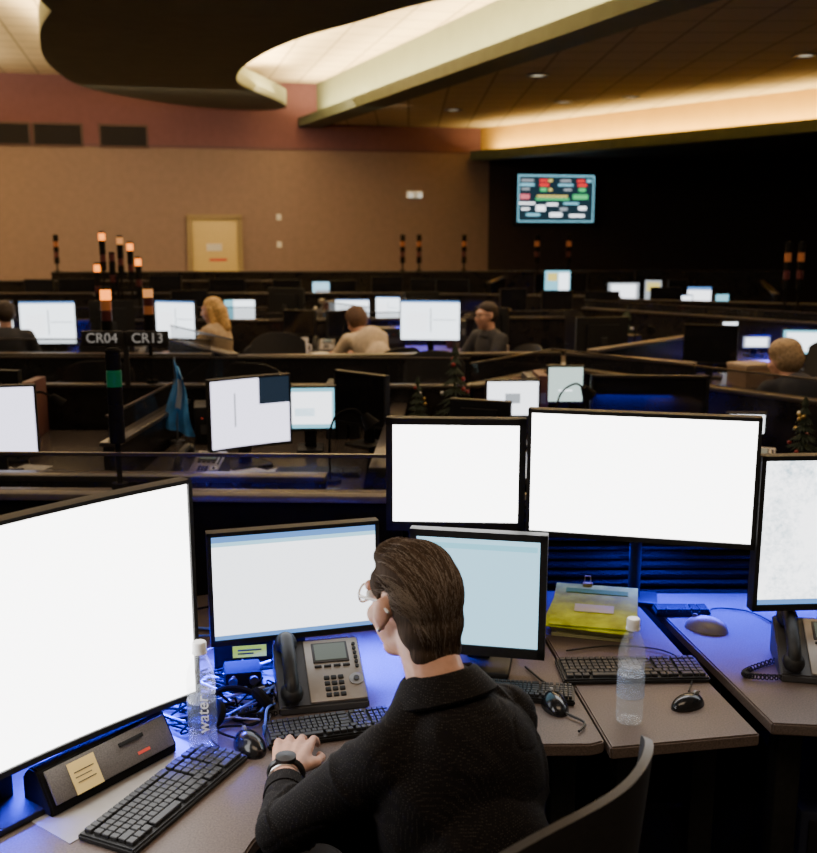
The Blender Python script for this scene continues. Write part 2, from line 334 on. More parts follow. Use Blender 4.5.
farm=[S_far,(0,.95,1,1,S_ui),(.1,.2,.45,.7,S_soft),(.5,.2,.52,.8,S_grey),(.55,.5,.95,.52,S_grey)]
lilm=[S_lil,(.62,.6,1,1,S_dk),(.3,.3,.32,.8,S_grey)]
FAR=[(-1.85,4.4,.85,.36,.33,15,[S_lil],.01),(-.745,4.62,.85,.42,.34,34,lilm,.012),(-.50,4.98,.86,.27,.23,4,[S_cy,(.05,.1,.95,.9,S_soft),(.2,.3,.6,.5,S_blue)],0),
(-3.72,9,.85,.34,.4,8,farm,0),(-3.24,9,.85,.5,.40,5,farm,0),(-2.14,9.2,.88,.42,.36,-18,farm,0),(-1.90,11.3,.85,.36,.26,0,[S_far,(0,0,.3,1,S_cy)],0),
(.2,9.25,.86,.56,.38,-6,farm,.01),(-.64,11.4,.84,.4,.27,0,farm,0),(-.24,11.7,.84,.3,.28,-10,farm,0),
(.57,5.4,.85,.30,.21,3,[S_soft,(.35,.35,.65,.65,S_grey)],0),(.92,5.8,.86,.22,.225,0,[S_map,(.3,.3,.7,.34,S_soft)],0),
(3.2,15,.85,.48,.27,0,[S_grey,(.1,.1,.9,.9,S_soft)],0),(3.52,14.5,.85,.25,.33,-20,[S_grey,(.1,.5,.9,.9,S_yel)],0),(3.68,13.6,.85,.36,.17,15,farm,0),(4.05,13,.85,.22,.22,20,[S_cy],0),
(3.27,8.3,.84,.32,.22,-8,[S_cy,(.1,.1,.9,.9,S_far)],0),(3.02,9.4,.86,.17,.17,10,[S_far],0),(3.12,8.95,.82,.26,.12,0,[S_grey,(.1,.1,.9,.9,S_soft)],0),
(2.36,16,.88,.42,.38,0,[S_cy,(.1,.55,.5,.9,S_yel),(.55,.1,.95,.9,S_far)],0),(-1.16,14,.95,.36,.23,0,[S_blue,(.1,.1,.9,.5,S_grey)],0),
(1.72,5.0,.83,.2,.12,-5,[S_soft],0),(3.75,8.6,.86,.25,.2,-20,[S_cy,(.1,.1,.9,.6,S_far)],0),
(4.1,14.2,.86,.34,.24,-10,[S_soft,(0,.8,1,1,S_ui)],0)]
for (x,y,z,w,h,r,m,cv) in FAR:
    monitor(x,y,z,w,h,R(r),m,curve=cv,label='black computer monitor with a lit screen on a console desk',group='monitors on the distant consoles',bez=.01)
monitor(1.28,5.25,.87,.62,.235,R(-4),[S_off],label='wide switched off black monitor on a console desk')
monitor(1.0,5.15,.80,.26,.09,R(2),[S_grey,(.1,.1,.9,.9,S_soft)],label='low small lit monitor under a dark wide monitor',bez=.008)
random.seed(31)
for (x,y,z,w,h,r) in [(-2.5,13.9,.9,.5,.32,0),(-.3,14.2,.9,.45,.34,10),(.6,14.2,.9,.5,.3,-10),(2.25,11.7,.88,.4,.3,-15),(-3.4,14.1,.92,.45,.34,0),(1.6,8.3,.86,.45,.3,190),(2.3,7.6,.86,.4,.3,-20),(-2.2,5.1,.86,.45,.3,170),
 (-1.4,11.6,.88,.45,.34,160),(.15,11.6,.88,.42,.3,200),(-2.5,11.5,.88,.42,.32,20),(-2.75,9.3,.88,.4,.35,200),(.78,9.4,.86,.35,.3,150),(-.9,13.9,.9,.4,.3,30),(.2,13.9,.9,.4,.32,-30),(.35,4.75,.86,.3,.2,160),(3.9,14.6,.88,.3,.3,10),(3.3,12.9,.88,.4,.28,0),
 (-4.6,14.0,.9,.5,.32,15),(-5.2,14.2,.9,.45,.3,-10),(-1.7,14.1,.9,.4,.3,0),(-.65,9.55,.86,.3,.26,40),(-1.05,9.6,.88,.34,.24,-20),(-3.9,9.5,.88,.4,.3,170),(1.7,11.5,.9,.36,.3,0),(2.15,16.1,.9,.3,.3,20),(2.7,16.1,.9,.3,.32,-20),(3.6,15.2,.9,.4,.4,0),
 (-.25,5.1,.86,.36,.28,-40),(1.2,11.5,.9,.34,.32,20)]:
    monitor(x,y,z,w,h,R(r),[S_off],label='dark switched off monitor on a console desk',group='dark monitors on the distant consoles',bez=.01)

# ---------------------------------------------------------------- desks and partitions
def desk(name,label,pts,z=.75,th=.03,m=lam,legs=(),group=None):
    cx=sum(p[0] for p in pts)/len(pts); cy=sum(p[1] for p in pts)/len(pts)
    t=thing(name,label,'desk',(cx,cy,0),0,group)
    part(t,'desktop',MB().prism([(p[0]-cx,p[1]-cy) for p in pts],z-th,z,bev=.004),[m])
    for (x,y) in legs:
        part(t,'leg',MB().box((x-cx,y-cy,(z-th)/2),(.06,.06,z-th),bev=.006).box((x-cx,y-cy,.01),(.1,.3,.02),bev=.004),[black])
    return t
man_desk=[(.432,2.03),(.40,2.015),(.1,2.01),(-.08,1.98),(-.2,1.86),(-.285,1.66),(-.36,1.35),(-.4,.9),(-1.35,.9),(-1.45,1.9),(-1.15,2.7),(-.6,2.95),(.372,2.95),(.372,2.6)]
desk('console_desk','grey speckled laminate corner console desk with curved front',man_desk,legs=[(-1.3,1.0),(-.5,1.1),(-.9,2.5),(.3,2.8),(.36,2.15)])
desk('console_desk','grey laminate console desk wing with angled front',[(.44,2.0),(.785,2.06),(.74,2.4),(.68,2.97),(.38,2.97),(.38,2.6)],legs=[(.5,2.1),(.7,2.2),(.55,2.85)])
desk('console_desk','grey laminate neighbouring console desk',[(.83,2.11),(1.9,2.0),(1.9,2.95),(.72,2.95)],legs=[(.9,2.2),(1.7,2.2),(.9,2.8)])
def partition(x0,y0,x1,y1,z=1.1,cap=capm,glass=0,label='low black console partition with metal cap',th=.05,group='console partitions',slats=False,pm=None):
    L=math.hypot(x1-x0,y1-y0); t=thing('partition_panel',label,'partition',((x0+x1)/2,(y0+y1)/2,0),math.atan2(y1-y0,x1-x0),group)
    part(t,'panel',MB().box((0,0,(z-.02)/2),(L,th,z-.02)),[pm or panel])
    part(t,'cap',MB().box((0,0,z-.01),(L,th+.04,.022),bev=.005),[cap])
    if slats:
        mb=MB()
        for k in range(11): mb.box((0,-th/2-.012,.74+k*.03),(L*.98,.022,.012),rot=(.5,0,0))
        part(t,'slat_rail',mb,[blackg])
    if glass:
        part(t,'glass_screen',MB().box((0,0,z+glass/2),(L-.02,.008,glass)),[glassd])
        part(t,'glass_edge',MB().box((0,0,z+glass),(L,.014,.01)),[capd])
    return t
partition(-2.6,3.1,-.02,3.02,1.05,glass=.12,label='low black console partition with grey cap and smoked glass',pm=panelm)
partition(0,3.03,1.9,3.03,1.04,cap=capd,slats=True,label='black slatted console back panel')
partition(-2.9,3.62,-.3,3.55,.98,cap=capd)
partition(-3.6,5.7,.35,5.62,1.0,cap=capd,glass=.15); partition(.35,5.62,.9,6.3,1.0,cap=capd,glass=.12)
partition(.9,6.35,2.75,4.15,1.02,cap=capd,glass=.1); partition(-.12,4.0,-.05,5.6,.90,cap=capd); partition(-1.35,4.4,-1.28,5.6,.92,cap=capd,glass=.12)
desk('console_desk','dark console desk in the second row',[(-2.5,4.1),(-1.4,4.1),(-1.4,5.55),(-2.5,5.55)],m=lamdark,legs=[(-2.4,4.3),(-1.5,4.3)])
desk('console_desk','dark console desk in the second row',[(-1.25,4.2),(-.2,4.2),(-.2,5.55),(-1.25,5.55)],m=lamdark,legs=[(-1.1,4.3),(-.3,4.3)])
desk('console_desk','dark console desk in the second row',[(0.0,4.5),(2.0,4.2),(1.85,5.0),(.95,6.05),(.45,5.55),(0.0,5.5)],m=lamdark,legs=[(.3,4.7),(1.7,4.5)])
partition(-5.2,9.95,-1.4,9.95,1.0,cap=capd,glass=.12); partition(-1.4,9.95,1.6,10.3,1.0,cap=capd,glass=.06); partition(-1.2,7.0,1.1,7.2,1.0,cap=capd)
partition(1.35,7.35,2.7,8.75,1.0,cap=capm); partition(-4.6,7.2,-1.4,7.1,1.0,cap=capd,glass=.1); partition(1.9,10.9,5.2,7.5,1.05,cap=capd,glass=.08); partition(3.1,6.6,4.6,5.6,1.05,cap=capd)
partition(-1.25,7.1,-1.95,8.2,1.0,cap=capm,glass=.1); partition(1.15,7.2,1.9,6.6,1.0,cap=capm); partition(-.4,9.95,-.9,10.8,1.02,cap=capd,glass=.1); partition(-2.9,10.0,-3.6,11.5,1.05,cap=capd,glass=.1); partition(.6,10.3,1.1,11.1,1.02,cap=capm)
desk('console_desk','dark console desk in the third row',[(-4.4,8.75),(-1.98,8.8),(-1.98,9.85),(-4.4,9.85)],m=lamdark,legs=[(-4.2,8.9),(-2.1,8.9)])
desk('console_desk','grey console desk with papers in the third row',[(-1.3,8.85),(.9,8.95),(1.0,9.9),(-1.3,9.8)],m=lam,legs=[(-1.1,9.1),(.7,9.1)])
desk('console_desk','grey angled console desk',[(1.0,8.3),(1.4,7.7),(2.4,8.7),(2.2,9.2),(1.2,9.0)],m=lam,legs=[(1.3,8.3),(2.1,8.8)])
desk('console_desk','dark console desk near the side wall',[(2.8,8.1),(3.9,7.9),(3.7,8.85),(2.8,9.8)],m=lamdark,legs=[(2.9,8.3),(3.5,8.3)])
partition(-5.5,13,-.2,13.1,1.08,cap=capd);partition(-.2,13.1,2.6,12.3,1.08,cap=capd); partition(2.4,12.4,5.2,11.2,1.05,cap=capd); partition(-6,17,6.5,17.6,1.2,cap=capd)
partition(-6.5,15.6,-1.8,15.6,1.12,cap=capd); partition(1.2,15.0,1.6,17,1.12,cap=capd); partition(4.6,12.6,5.6,16,1.1,cap=capd)
for pts in ([(-2.8,10.9),(.4,10.9),(.4,12.2),(-2.8,12.2)],[(.9,11.2),(2.75,11),(2.75,12.0),(.9,12.2)],[(-5.8,13.5),(1,13.6),(1,14.8),(-5.8,14.8)],[(2.9,12.6),(4.4,12.5),(4.4,15.6),(2.9,15.6)],[(1.9,15.4),(2.85,15.4),(2.85,16.6),(1.9,16.6)],[(1.9,7.0),(2.7,6.8),(2.7,7.9),(2.3,7.9)]):
    desk('console_desk','dark console desk far across the room',pts,m=lamdark,legs=[(pts[0][0]+.15,pts[0][1]+.15),(pts[1][0]-.15,pts[1][1]+.15)])

# ---------------------------------------------------------------- keyboard
def keyboard_mesh(L=.4,D=.14):
    b=MB().prism([(-L/2,-D/2),(L/2,-D/2),(L/2,D/2),(-L/2,D/2)],0,.014,bev=.004)
    k=MB(); px=L*.95/21.5
    for r in range(6):
        y=D/2-.018-r*(D-.03)/5.6-(0.004 if r else 0)
        x=-L*.475
        units=[1]*13+[2,.4,1,1,1,.4,1,1,1,1] if r<5 else [1.3,1.3,1.3,6,1.3,1.3,1.3,1.2,.4,1,1,1,.4,2,1,1]
        if r==4: units=[2.2]+[1]*10+[1.8,1.4,1,1.4,1,1,1,1]
        tot=sum(units)
        for u in units:
            w=u*px*21.5/tot
            if u!=.4: k.box((x+w/2,y,.018),(w*.86,(D-.03)/6.4,.008),bev=.0012,seg=1)
            x+=w
    return b.mesh('keyboard_base',[black]),k.mesh('keys',[mat('keycaps',(.015,.015,.016),.55)])
KB,KK=keyboard_mesh()
def keyboard(x,y,rot,label,s=1,z=.75):
    t=thing('computer_keyboard',label,'keyboard',(x,y,z),rot)
    t.scale=(s,s,1)
    part(t,'keyboard_base',KB,None); part(t,'keys',KK,None,kind='stuff'); return t
keyboard(-.475,1.805,R(66),'black full size computer keyboard beside the speaker',.93)
keyboard(-.175,2.075,R(16),'black computer keyboard under the seated person\'s hand',.74)
keyboard(.28,2.25,R(-8),'black compact keyboard in front of the cyan monitor',.6)
keyboard(.565,2.375,R(2),'black slim computer keyboard on the desk wing',.92)
keyboard(.80,2.78,R(0),'black keyboard at the back of the neighbouring desk',.4)
for x,y,r in [(-.68,4.32,10),(-.42,4.5,0),(.6,5.1,0),(-3.2,8.88,0),(.15,9.05,0),(-1.95,4.35,0),(1.3,4.85,0)]:
    keyboard(x,y,R(r),'black keyboard on a distant console desk')
def mouse(x,y,rot,label,m=black,s=1,z=.75):
    t=thing('computer_mouse',label,'mouse',(x,y,z),rot)
    part(t,'mouse_body',MB().sph((0,0,0),(.032*s,.056*s,.036*s),cut=0.0,seg=24),[m])
    part(t,'scroll_wheel',MB().cyl((-.003,.03*s,.03*s),(.003,.03*s,.03*s),.008),[greyp])
    part(t,'button_seam',MB().box((0,.03*s,.0325*s),(.0012,.03*s,.004)),[blackg]); return t
mouse(-.345,2.0,R(30),'black computer mouse beside the keyboard',blackg)
mouse(.66,2.195,R(-60),'black computer mouse on the desk wing',blackg,.85)
mouse(.345,2.19,R(10),'black and silver mouse at the desk edge',blackg,.95)
mouse(.84,2.66,R(60),'silver grey computer mouse on the neighbouring desk',silver,1.1)
# ---------------------------------------------------------------- phone
def phone(x,y,rot,label,z=.75):
    t=thing('desk_phone',label,'telephone',(x,y,z),rot)
    W=.21
    prof=[(-.10,0),(.10,0),(.10,.095),(.085,.105),(-.10,.02)]
    M=Matrix(((0,0,1,0),(1,0,0,0),(0,1,0,0),(0,0,0,1)))
    part(t,'phone_body',MB().prism(prof,-W/2,W/2,bev=.004,M=M),[darkg])
    ang=math.atan2(.085,.185); ca,sa=math.cos(ang),math.sin(ang)
    def on(px_,py_,h=0): return (px_,-.10+py_*ca-h*sa,.02+py_*sa+h*ca)
    rot3=(ang,0,0)
    part(t,'face_plate',MB().box(on(.035,.1,.003),(.135,.19,.008),rot=rot3,bev=.003),[silver])
    part(t,'display',MB().box(on(.03,.15,.008),(.088,.062,.006),rot=rot3,bev=.002).box(on(.03,.15,.0115),(.076,.05,.002),rot=rot3,mi=1),[darkg,emis('phone_lcd',(.35,.42,.33),.3)])
    mb=MB()
    for i in range(4):
        for j in range(3): mb.box(on(.012+j*.017,.02+i*.017,.009),(.013,.011,.006),rot=rot3,bev=.002)
    for i in range(4): mb.box(on(-.004+i*.023,.107,.009),(.017,.006,.005),rot=rot3,bev=.001)
    for i in range(6): mb.cyl(on(.09,.1+i*.014,.006),on(.09,.1+i*.014,.012),.0045,seg=10)
    part(t,'keypad_buttons',mb,[black],kind='stuff')
    part(t,'navigation_ring',MB().cyl(on(.082,.06,.006),on(.082,.06,.012),.017,seg=24).cyl(on(.082,.06,.012),on(.082,.06,.015),.007,seg=16,mi=1),[metal,darkg])
    hp=[V(on(-.075,.02,.03)),V(on(-.075,.04,.045)),V(on(-.075,.1,.055)),V(on(-.075,.16,.045)),V(on(-.075,.185,.03))]
    mb=MB().tube(hp,.017,seg=12,smooth=5).sph(on(-.075,.025,.022),(.027,.03,.024),rot=rot3).sph(on(-.075,.178,.022),(.027,.032,.024),rot=rot3)
    part(t,'handset',mb,[black])
    pts=[]
    for i in range(170):
        u=i/169; a=u*2*math.pi*27; cx=-.08-.11*math.sin(u*math.pi); cy=-.09-.06*math.sin(u*math.pi)+ .12*u
        pts.append((cx+.007*math.cos(a),cy,.010+.007*math.sin(a)))
    part(t,'coiled_cord',MB().tube(pts,.0022,seg=5),[black])
    return t
ph=phone(-.215,2.26,R(12),'grey and silver multi-button office desk phone with black handset')
phone(1.05,2.40,R(-12),'black office desk phone on the neighbouring desk')
for x,y,r in ((-2.2,4.5,20),(-.95,4.45,-10),(.45,5.0,10),(1.6,4.55,-20),(-2.5,9.1,0),(-.8,9.4,0),(.7,9.1,0),(2.0,8.7,0),(-1.6,11.2,0),(1.8,11.2,0),(3.6,8.1,-20)):
    o=clone(ph,(x,y,.75),R(r),'dark office desk phone on a distant console')
# ---------------------------------------------------------------- bottles
watm=mat('bottle_water',(.8,.88,1),.02,alpha=.10,spec=.9)
def bottle(x,y,label,lab):
    t=thing('water_bottle',label,'bottle',(x,y,.75))
    prof=[(.001,.004),(.02,.0),(.029,.003),(.031,.012),(.031,.05),(.029,.056),(.031,.062),(.031,.12),(.029,.126),(.031,.132),(.031,.165),(.028,.185),(.018,.21),(.0125,.222),(.0125,.235),(.0,.236)]
    part(t,'bottle_body',MB().lathe(prof,seg=32),[clear])
    part(t,'water',MB().lathe([(.0,.006),(.027,.006),(.029,.012),(.029,.14),(.0,.141)],seg=32),[watm])
    part(t,'cap',MB().lathe([(.0145,.228),(.015,.23),(.015,.247),(.013,.25),(.0,.25)],seg=24).lathe([(.016,.224),(.016,.228)],seg=24),[white])
    tb=MB(); tb.tube([(.0313*math.cos(a),.0313*math.sin(a),.066) for a in [i*math.pi/16 for i in range(32)]],.0006,seg=4,closed=True)
    tb.lathe([(.0313,.067),(.0316,.068),(.0316,.118),(.0313,.119)],seg=32)
    part(t,'label_band',tb,[lab])
    if x<0:
        me=textmesh('water',.036,.0004); me.materials.clear(); me.materials.append(white)
        part(t,'lettering',me,None,loc=(.010,-.033,.1),rot=(R(90),R(-90),0))
    return t
labd=mat('bottle_label_dark',(.05,.07,.16),.35,alpha=.55); labl=mat('bottle_label_pale',(.3,.4,.6),.3,alpha=.3)
bottle(-.443,1.99,'clear plastic water bottle with white cap and white lettering',labd)
bottle(.505,2.12,'clear plastic water bottle with white cap and pale label',labl)
# ---------------------------------------------------------------- speaker bar, mat, note
SPL=(-.625,1.88,.752); SPR=R(54)
t=thing('speaker_bar','long dark wedge shaped desktop speaker unit with grey face','speaker',SPL,SPR)
M=Matrix(((0,0,1,0),(1,0,0,0),(0,1,0,0),(0,0,0,1)))
part(t,'speaker_housing',MB().prism([(-.045,0),(.045,0),(.045,.06),(.02,.085),(-.005,.085),(-.045,.02)],-.155,.155,bev=.004,M=M),[blackm])
sl=math.atan2(.065,.04)
part(t,'grille',MB().box((-.0,-.031,.053),(.29,.068,.006),rot=(sl,0,0),bev=.002),[mat('speaker_face',(.12,.108,.10),.55,noise_amt=.3,nscale=400)])
part(t,'badge',MB().box((.07,-.042,.040),(.03,.006,.003),rot=(sl,0,0)),[mat('badge_red',(.7,.08,.05),.5,em=(1,.1,.05),es=.15)])
part(t,'control_strip',MB().box((.05,-.026,.068),(.06,.008,.006),rot=(sl,0,0)),[black])
solo('desk_mat','flat silver grey mat under the speaker unit','mat',MB().box((0,0,.001),(.38,.19,.002)),[mat('mat_grey',(.26,.24,.22),.4,noise_amt=.08)],loc=(-.585,1.86,.75),rot=SPR)
sn=solo('sticky_note','yellow sticky note stuck on the speaker face','note',MB().box((0,0,0),(.062,.062,.001)).box((0,.01,.0008),(.045,.002,.0004),mi=1).box((-.004,0,.0008),(.038,.002,.0004),mi=1).box((0,-.01,.0008),(.042,.002,.0004),mi=1),[mat('note_yellow',(.80,.60,.22),.7),darkg])
sn.matrix_world=Matrix.Translation(SPL)@Matrix.Rotation(SPR,4,'Z')@Matrix.Translation((-.07,-.038,.053))@Matrix.Rotation(sl,4,'X')
# ---------------------------------------------------------------- small electronics
t=thing('caller_display','small black box with green lit readout','display box',(-.425,2.42,.75),R(10))
part(t,'housing',MB().box((0,0,.045),(.15,.05,.09),bev=.006),[blackm]); part(t,'readout',MB().box((.015,-.026,.05),(.085,.004,.03)).box((.015,-.0285,.054),(.06,.002,.004),mi=1).box((.005,-.0285,.045),(.04,.002,.004),mi=1),[emis('lcd_green',(.5,.75,.05),.9),darkg])
t=thing('radio_box','small black radio box with knobs','radio',(-.41,2.31,.75),R(12))
part(t,'housing',MB().box((0,0,.025),(.09,.08,.05),bev=.008),[blackm]); 
for x in(-.025,.025): part(t,'knob',MB().cyl((x,-.04,.03),(x,-.052,.03),.011),[darkg])
def headset(x,y,rot,s=1):
    t=thing('headset','black headset with padded ear cushions lying on the desk','headset',(x,y,.75),rot)
    arc=[(.065*s*math.cos(a),.075*s*math.sin(a),.02+.02*math.sin(a)) for a in [math.pi*i/14 for i in range(15)]]
    part(t,'headband',MB().tube(arc,.007*s,seg=8),[blackm])
    for k in(-1,1):
        part(t,'ear_cushion',MB().lathe([(r_*s,z_*s) for r_,z_ in [(.0,-.012),(.026,-.012),(.032,-.004),(.032,.006),(.022,.012),(.0,.008)]],seg=24,M=Matrix.Translation((k*.058*s,-.012,.032*s))@Matrix.Rotation(R(60*k),4,'Y')),[blackm])
    part(t,'microphone_boom',MB().tube([(-.06*s,-.02,.03),(-.075*s,-.06,.02),(-.05,-.1,.01),(-.03,-.11,.01)],.0028,seg=6,smooth=5).sph((-.028,-.11,.01),(.012,.007,.007)),[blackm])
headset(-.395,2.135,R(35),1.05)
t=thing('paper_stack','stack of papers topped with green and yellow booklets and a clip','papers',(.535,2.72,.75),R(-14))
mb=MB(); random.seed(4)
for k in range(6): mb.box((random.uniform(-.004,.004),random.uniform(-.004,.004),.004+k*.005),(.21,.27,.0042),rot=(0,0,random.uniform(-.05,.05)))
part(t,'paper_sheets',mb,[mat('paper_manila',(.45,.44,.2),.8,noise_amt=.1)],kind='stuff')
part(t,'folder_cover',MB().box((-.01,-.01,.036),(.235,.285,.004),rot=(.03,0,-.06),bev=.0015).box((0,0,.047),(.24,.29,.004),rot=(.06,0,.02),bev=.0015).box((.0,-.03,.0495),(.11,.05,.001),rot=(.06,0,.02),mi=1).box((0,.09,.0565),(.18,.03,.001),rot=(.06,0,.02),mi=2),[mat('folder_green',(.58,.70,.03),.75,noise_amt=.3,nscale=22,spec=.1),mat('folder_yellow',(.8,.78,.3),.7,spec=.1),mat('folder_dgreen',(.2,.45,.01),.7,spec=.1)])
part(t,'binder_clip',MB().box((-.03,.135,.062),(.03,.015,.012),bev=.003).tube([(-.04,.13,.066),(-.038,.128,.09),(-.022,.128,.09),(-.02,.13,.066)],.0016),[mat('clip_brass',(.7,.45,.12),.35,.8)])
random.seed(9)
cabb=mat('cable_blue',(.12,.22,.8),.4); cabg=mat('cable_grey',(.22,.22,.24),.5)
for i in range(95):
    x0=random.uniform(-.95,-.2); y0=2.25+random.uniform(-.3,.35)
    if i>=36: x0=random.uniform(-.85,-.4); y0=random.uniform(1.98,2.25)
    if i>=70: x0=random.uniform(-.52,-.38); y0=random.uniform(2.02,2.2)
    pts=[(x0,y0+ .12,.756)]
    for k in range(4): pts.append((pts[-1][0]+random.uniform(-.14,.16),pts[-1][1]+random.uniform(-.1,.1),.756+(.04 if k%2 else 0)*random.random()))
    pts=[(max(-1.1,min(-.32,a)),max(2.05,min(2.8,b_)),c_) for a,b_,c_ in pts]
    solo('cable','thin dark cable snaking over the desk','cable',MB().tube(pts,random.choice([.0022,.003,.0035]),seg=6,smooth=6),[(blackm,cabb,blackm,cabg)[i%4]],group='desk cables')
solo('cable','black cord beside the keyboard on the desk edge','cable',MB().tube([(.3,2.4,.756),(.33,2.32,.757),(.36,2.26,.758),(.33,2.2,.758),(.37,2.14,.757),(.40,2.1,.757),(.38,2.06,.757)],.003,seg=6,smooth=6),[black],group='desk cables')
solo('cable','thin mouse cable on the neighbouring desk','cable',MB().tube([(.87,2.72,.756),(.9,2.8,.757),(1.0,2.78,.756),(1.05,2.66,.756)],.0025,seg=6,smooth=6),[black],group='desk cables')
solo('cable','thin black mouse cable behind the keyboard','cable',MB().tube([(.42,2.5,.756),(.55,2.53,.757),(.68,2.5,.756),(.72,2.38,.756),(.68,2.26,.756)],.0022,seg=6,smooth=6),[black],group='desk cables')
solo('cable','black keyboard cable looping across the desk','cable',MB().tube([(-.41,1.93,.756),(-.40,1.97,.757),(-.44,2.04,.757),(-.42,2.08,.757),(-.36,2.09,.757),(-.33,2.12,.757)],.0028,seg=6,smooth=6),[blackm],group='desk cables')
t=thing('computer_tower','dark computer tower on the floor under the desk','computer',(1.1,2.45,0),R(-5))
part(t,'tower_case',MB().box((0,0,.22),(.22,.42,.44),bev=.01),[mat('navy_case',(.02,.025,.05),.5)]); part(t,'front_panel',MB().box((0,-.215,.22),(.18,.01,.4),bev=.004),[black])

# ---------------------------------------------------------------- signal lights
L_or=emis('lens_orange',(1,.25,.02),3.4); L_gr=mat('lens_green',(.005,.07,.035),.5,em=(.01,.35,.12),es=.10,spec=.15); L_am=mat('lens_amber_faint_glow',(.22,.07,.02),.3,em=(1,.3,.08),es=.1); L_rd=mat('lens_red_unlit',(.09,.02,.02),.3); L_amg=emis('lens_amber_dim',(1,.38,.1),.9)  # amber lens that is not switched on has a faint glow painted in
def stacklight(x,y,zb,z0,h,r,segs,label='black signal tower light on a slim pole',group='signal tower lights'):
    t=thing('signal_light',label,'signal light',(x,y,zb),0,group)
    part(t,'pole',MB().cyl((0,0,0),(0,0,z0-zb),r*.35).cyl((0,0,0),(0,0,.02),r*1.1).cyl((0,0,z0-zb-.02),(0,0,z0-zb),r*1.02),[blackm])
    n=len(segs); hh=h/(n+.3)
    for i,m in enumerate(segs):
        za=z0-zb+i*hh
        part(t,'lens' if m is not black else 'housing',MB().lathe([(r,za),(r,za+hh*.9),(r*.93,za+hh*.92),(r*.93,za+hh)],seg=20),[blackm if m is black else m])
    za=z0-zb+n*hh
    part(t,'top_cap',MB().lathe([(r,za),(r,za+hh*.15),(r*.7,za+hh*.28),(0,za+hh*.3)],seg=20),[blackm]); return t
stacklight(-.915,3.08,1.05,1.22,.28,.0235,[black,black,black,L_gr,black],'black signal tower light with green lens on partition')
stacklight(-1.71,5.68,1.0,1.30,.25,.030,[black,L_rd,L_am,L_or],'signal tower light with lit orange lamp'); stacklight(-1.47,5.68,1.0,1.30,.25,.028,[black,black,L_am,L_rd,L_amg],'signal tower light with dim amber lamp')
t=thing('desk_number_sign','black sign plate reading CR04 CR13 between signal lights','sign',(-1.59,5.6,1.0))
part(t,'plate',MB().box((-.128,0,.265),(.235,.015,.085),bev=.004).box((.128,0,.265),(.235,.015,.085),bev=.004).box((0,.01,.15),(.03,.012,.3)),[mat('sign_black',(.025,.022,.02),.4,noise_amt=.1)])
for s_,x in(('CR04',-.128),('CR13',.128)):
    me=textmesh(s_,.078,.001); me.materials.clear(); me.materials.append(mat('sign_white',(.7,.7,.66),.5,em=(1,1,1),es=.15))
    part(t,'lettering',me,None,loc=(x,-.01,.265),rot=(R(90),0,0))
for x,c_,zt in ((-2.98,L_or,1.5),(-2.84,L_amg,1.46),(-2.76,L_or,1.4),(-3.03,L_or,1.2),(-2.70,L_or,1.25),(-2.91,L_rd,1.3)):
    stacklight(x,9.95+(x+2.9)*.8,1.0,zt,.36,.030,[black,L_rd,black,black,c_],'signal tower light with small orange lamp on top')
solo('signal_bracket','black crossbar bracket joining signal light poles','bracket',MB().box((0,0,.0),(.38,.02,.03),bev=.004).box((0,0,.12),(.30,.02,.02),bev=.004).cyl((0,0,-.28),(0,0,.14),.015),[blackm],loc=(-2.86,9.93,1.29))
for x,y in ((-5.9,17),(-.1,17),(.18,17),(.95,17),(2.2,16.95),(2.75,17),(3.78,10.1),(3.95,10.2)):
    fl=y<12
    if not fl: y=17.0+(x+6)*.048
    stacklight(x,y,0 if fl else 1.2,1.30 if fl else 1.35,.46,.032 if fl else .042,[black,L_rd,black,L_am,black],'dark signal tower light on a pole')
# flag
t=thing('flag','small blue and white cloth flag hanging from a pole','flag',(-1.225,5.2,.75))
mb=MB(); tb=bmesh.new(); G=[]
for i in range(15):
    row=[]
    for j in range(11):
        u=i/14; v=j/10; row.append(tb.verts.new((-.03*u+v*(.03+.13*u)-.03*u+.012*math.sin(u*6),-.02+.022*math.sin(v*11+u*3),.45-u*.36-.06*v)))
    G.append(row)
mi=[]
for i in range(14):
    for j in range(10): tb.faces.new((G[i][j],G[i][j+1],G[i+1][j+1],G[i+1][j])); mi.append(1 if (2<i<9 and 3<j<6) else 0)
mb._add(tb,0)
mb.bm.faces.ensure_lookup_table()
for f,m_ in zip(mb.bm.faces,mi): f.material_index=m_
part(t,'cloth',mb,[mat('flag_blue',(.07,.30,.72),.7,noise_amt=.3,nscale=14),mat('flag_white',(.7,.75,.8),.7)]); part(t,'pole',MB().cyl((0,0,0),(0,0,.46),.006).cyl((0,0,0),(0,0,.015),.04),[metal])
def tree(x,y,z,h,label='small dark artificial tree with baubles'):
    t=thing('artificial_tree',label,'christmas tree',(x,y,z)); mb=MB()
    for k in range(9):
        zz=.06*h+k*h*.1; rr=(h*.26)*(1-k/9.5)
        for i in range(16):
            a=i*2*math.pi/16+k*.4; mb.cyl((0,0,zz+.05*h),(rr*math.cos(a),rr*math.sin(a),zz-.02*h+random.uniform(-.02,.02)*h),.012*h+.006,.001,seg=5)
    mb.cyl((0,0,0),(0,0,h*.95),.012,.004,seg=6)
    part(t,'branches',mb,[mat('needles',(.03,.045,.026),.8,noise_amt=.4)],kind='stuff')
    for i in range(12):
        k=random.uniform(.15,.8); a=random.uniform(0,6.28); r=h*.24*(1-k); part(t,'bauble',MB().sph((r*math.cos(a),r*math.sin(a),k*h),.012*h+.005,seg=10),[random.choice([metal,mat('bauble_red',(.3,.02,.02),.3),mat('bauble_gold',(.5,.35,.1),.3,.8)])])
    part(t,'stand',MB().cyl((0,0,0),(0,0,.02),.06*h+.02),[black])
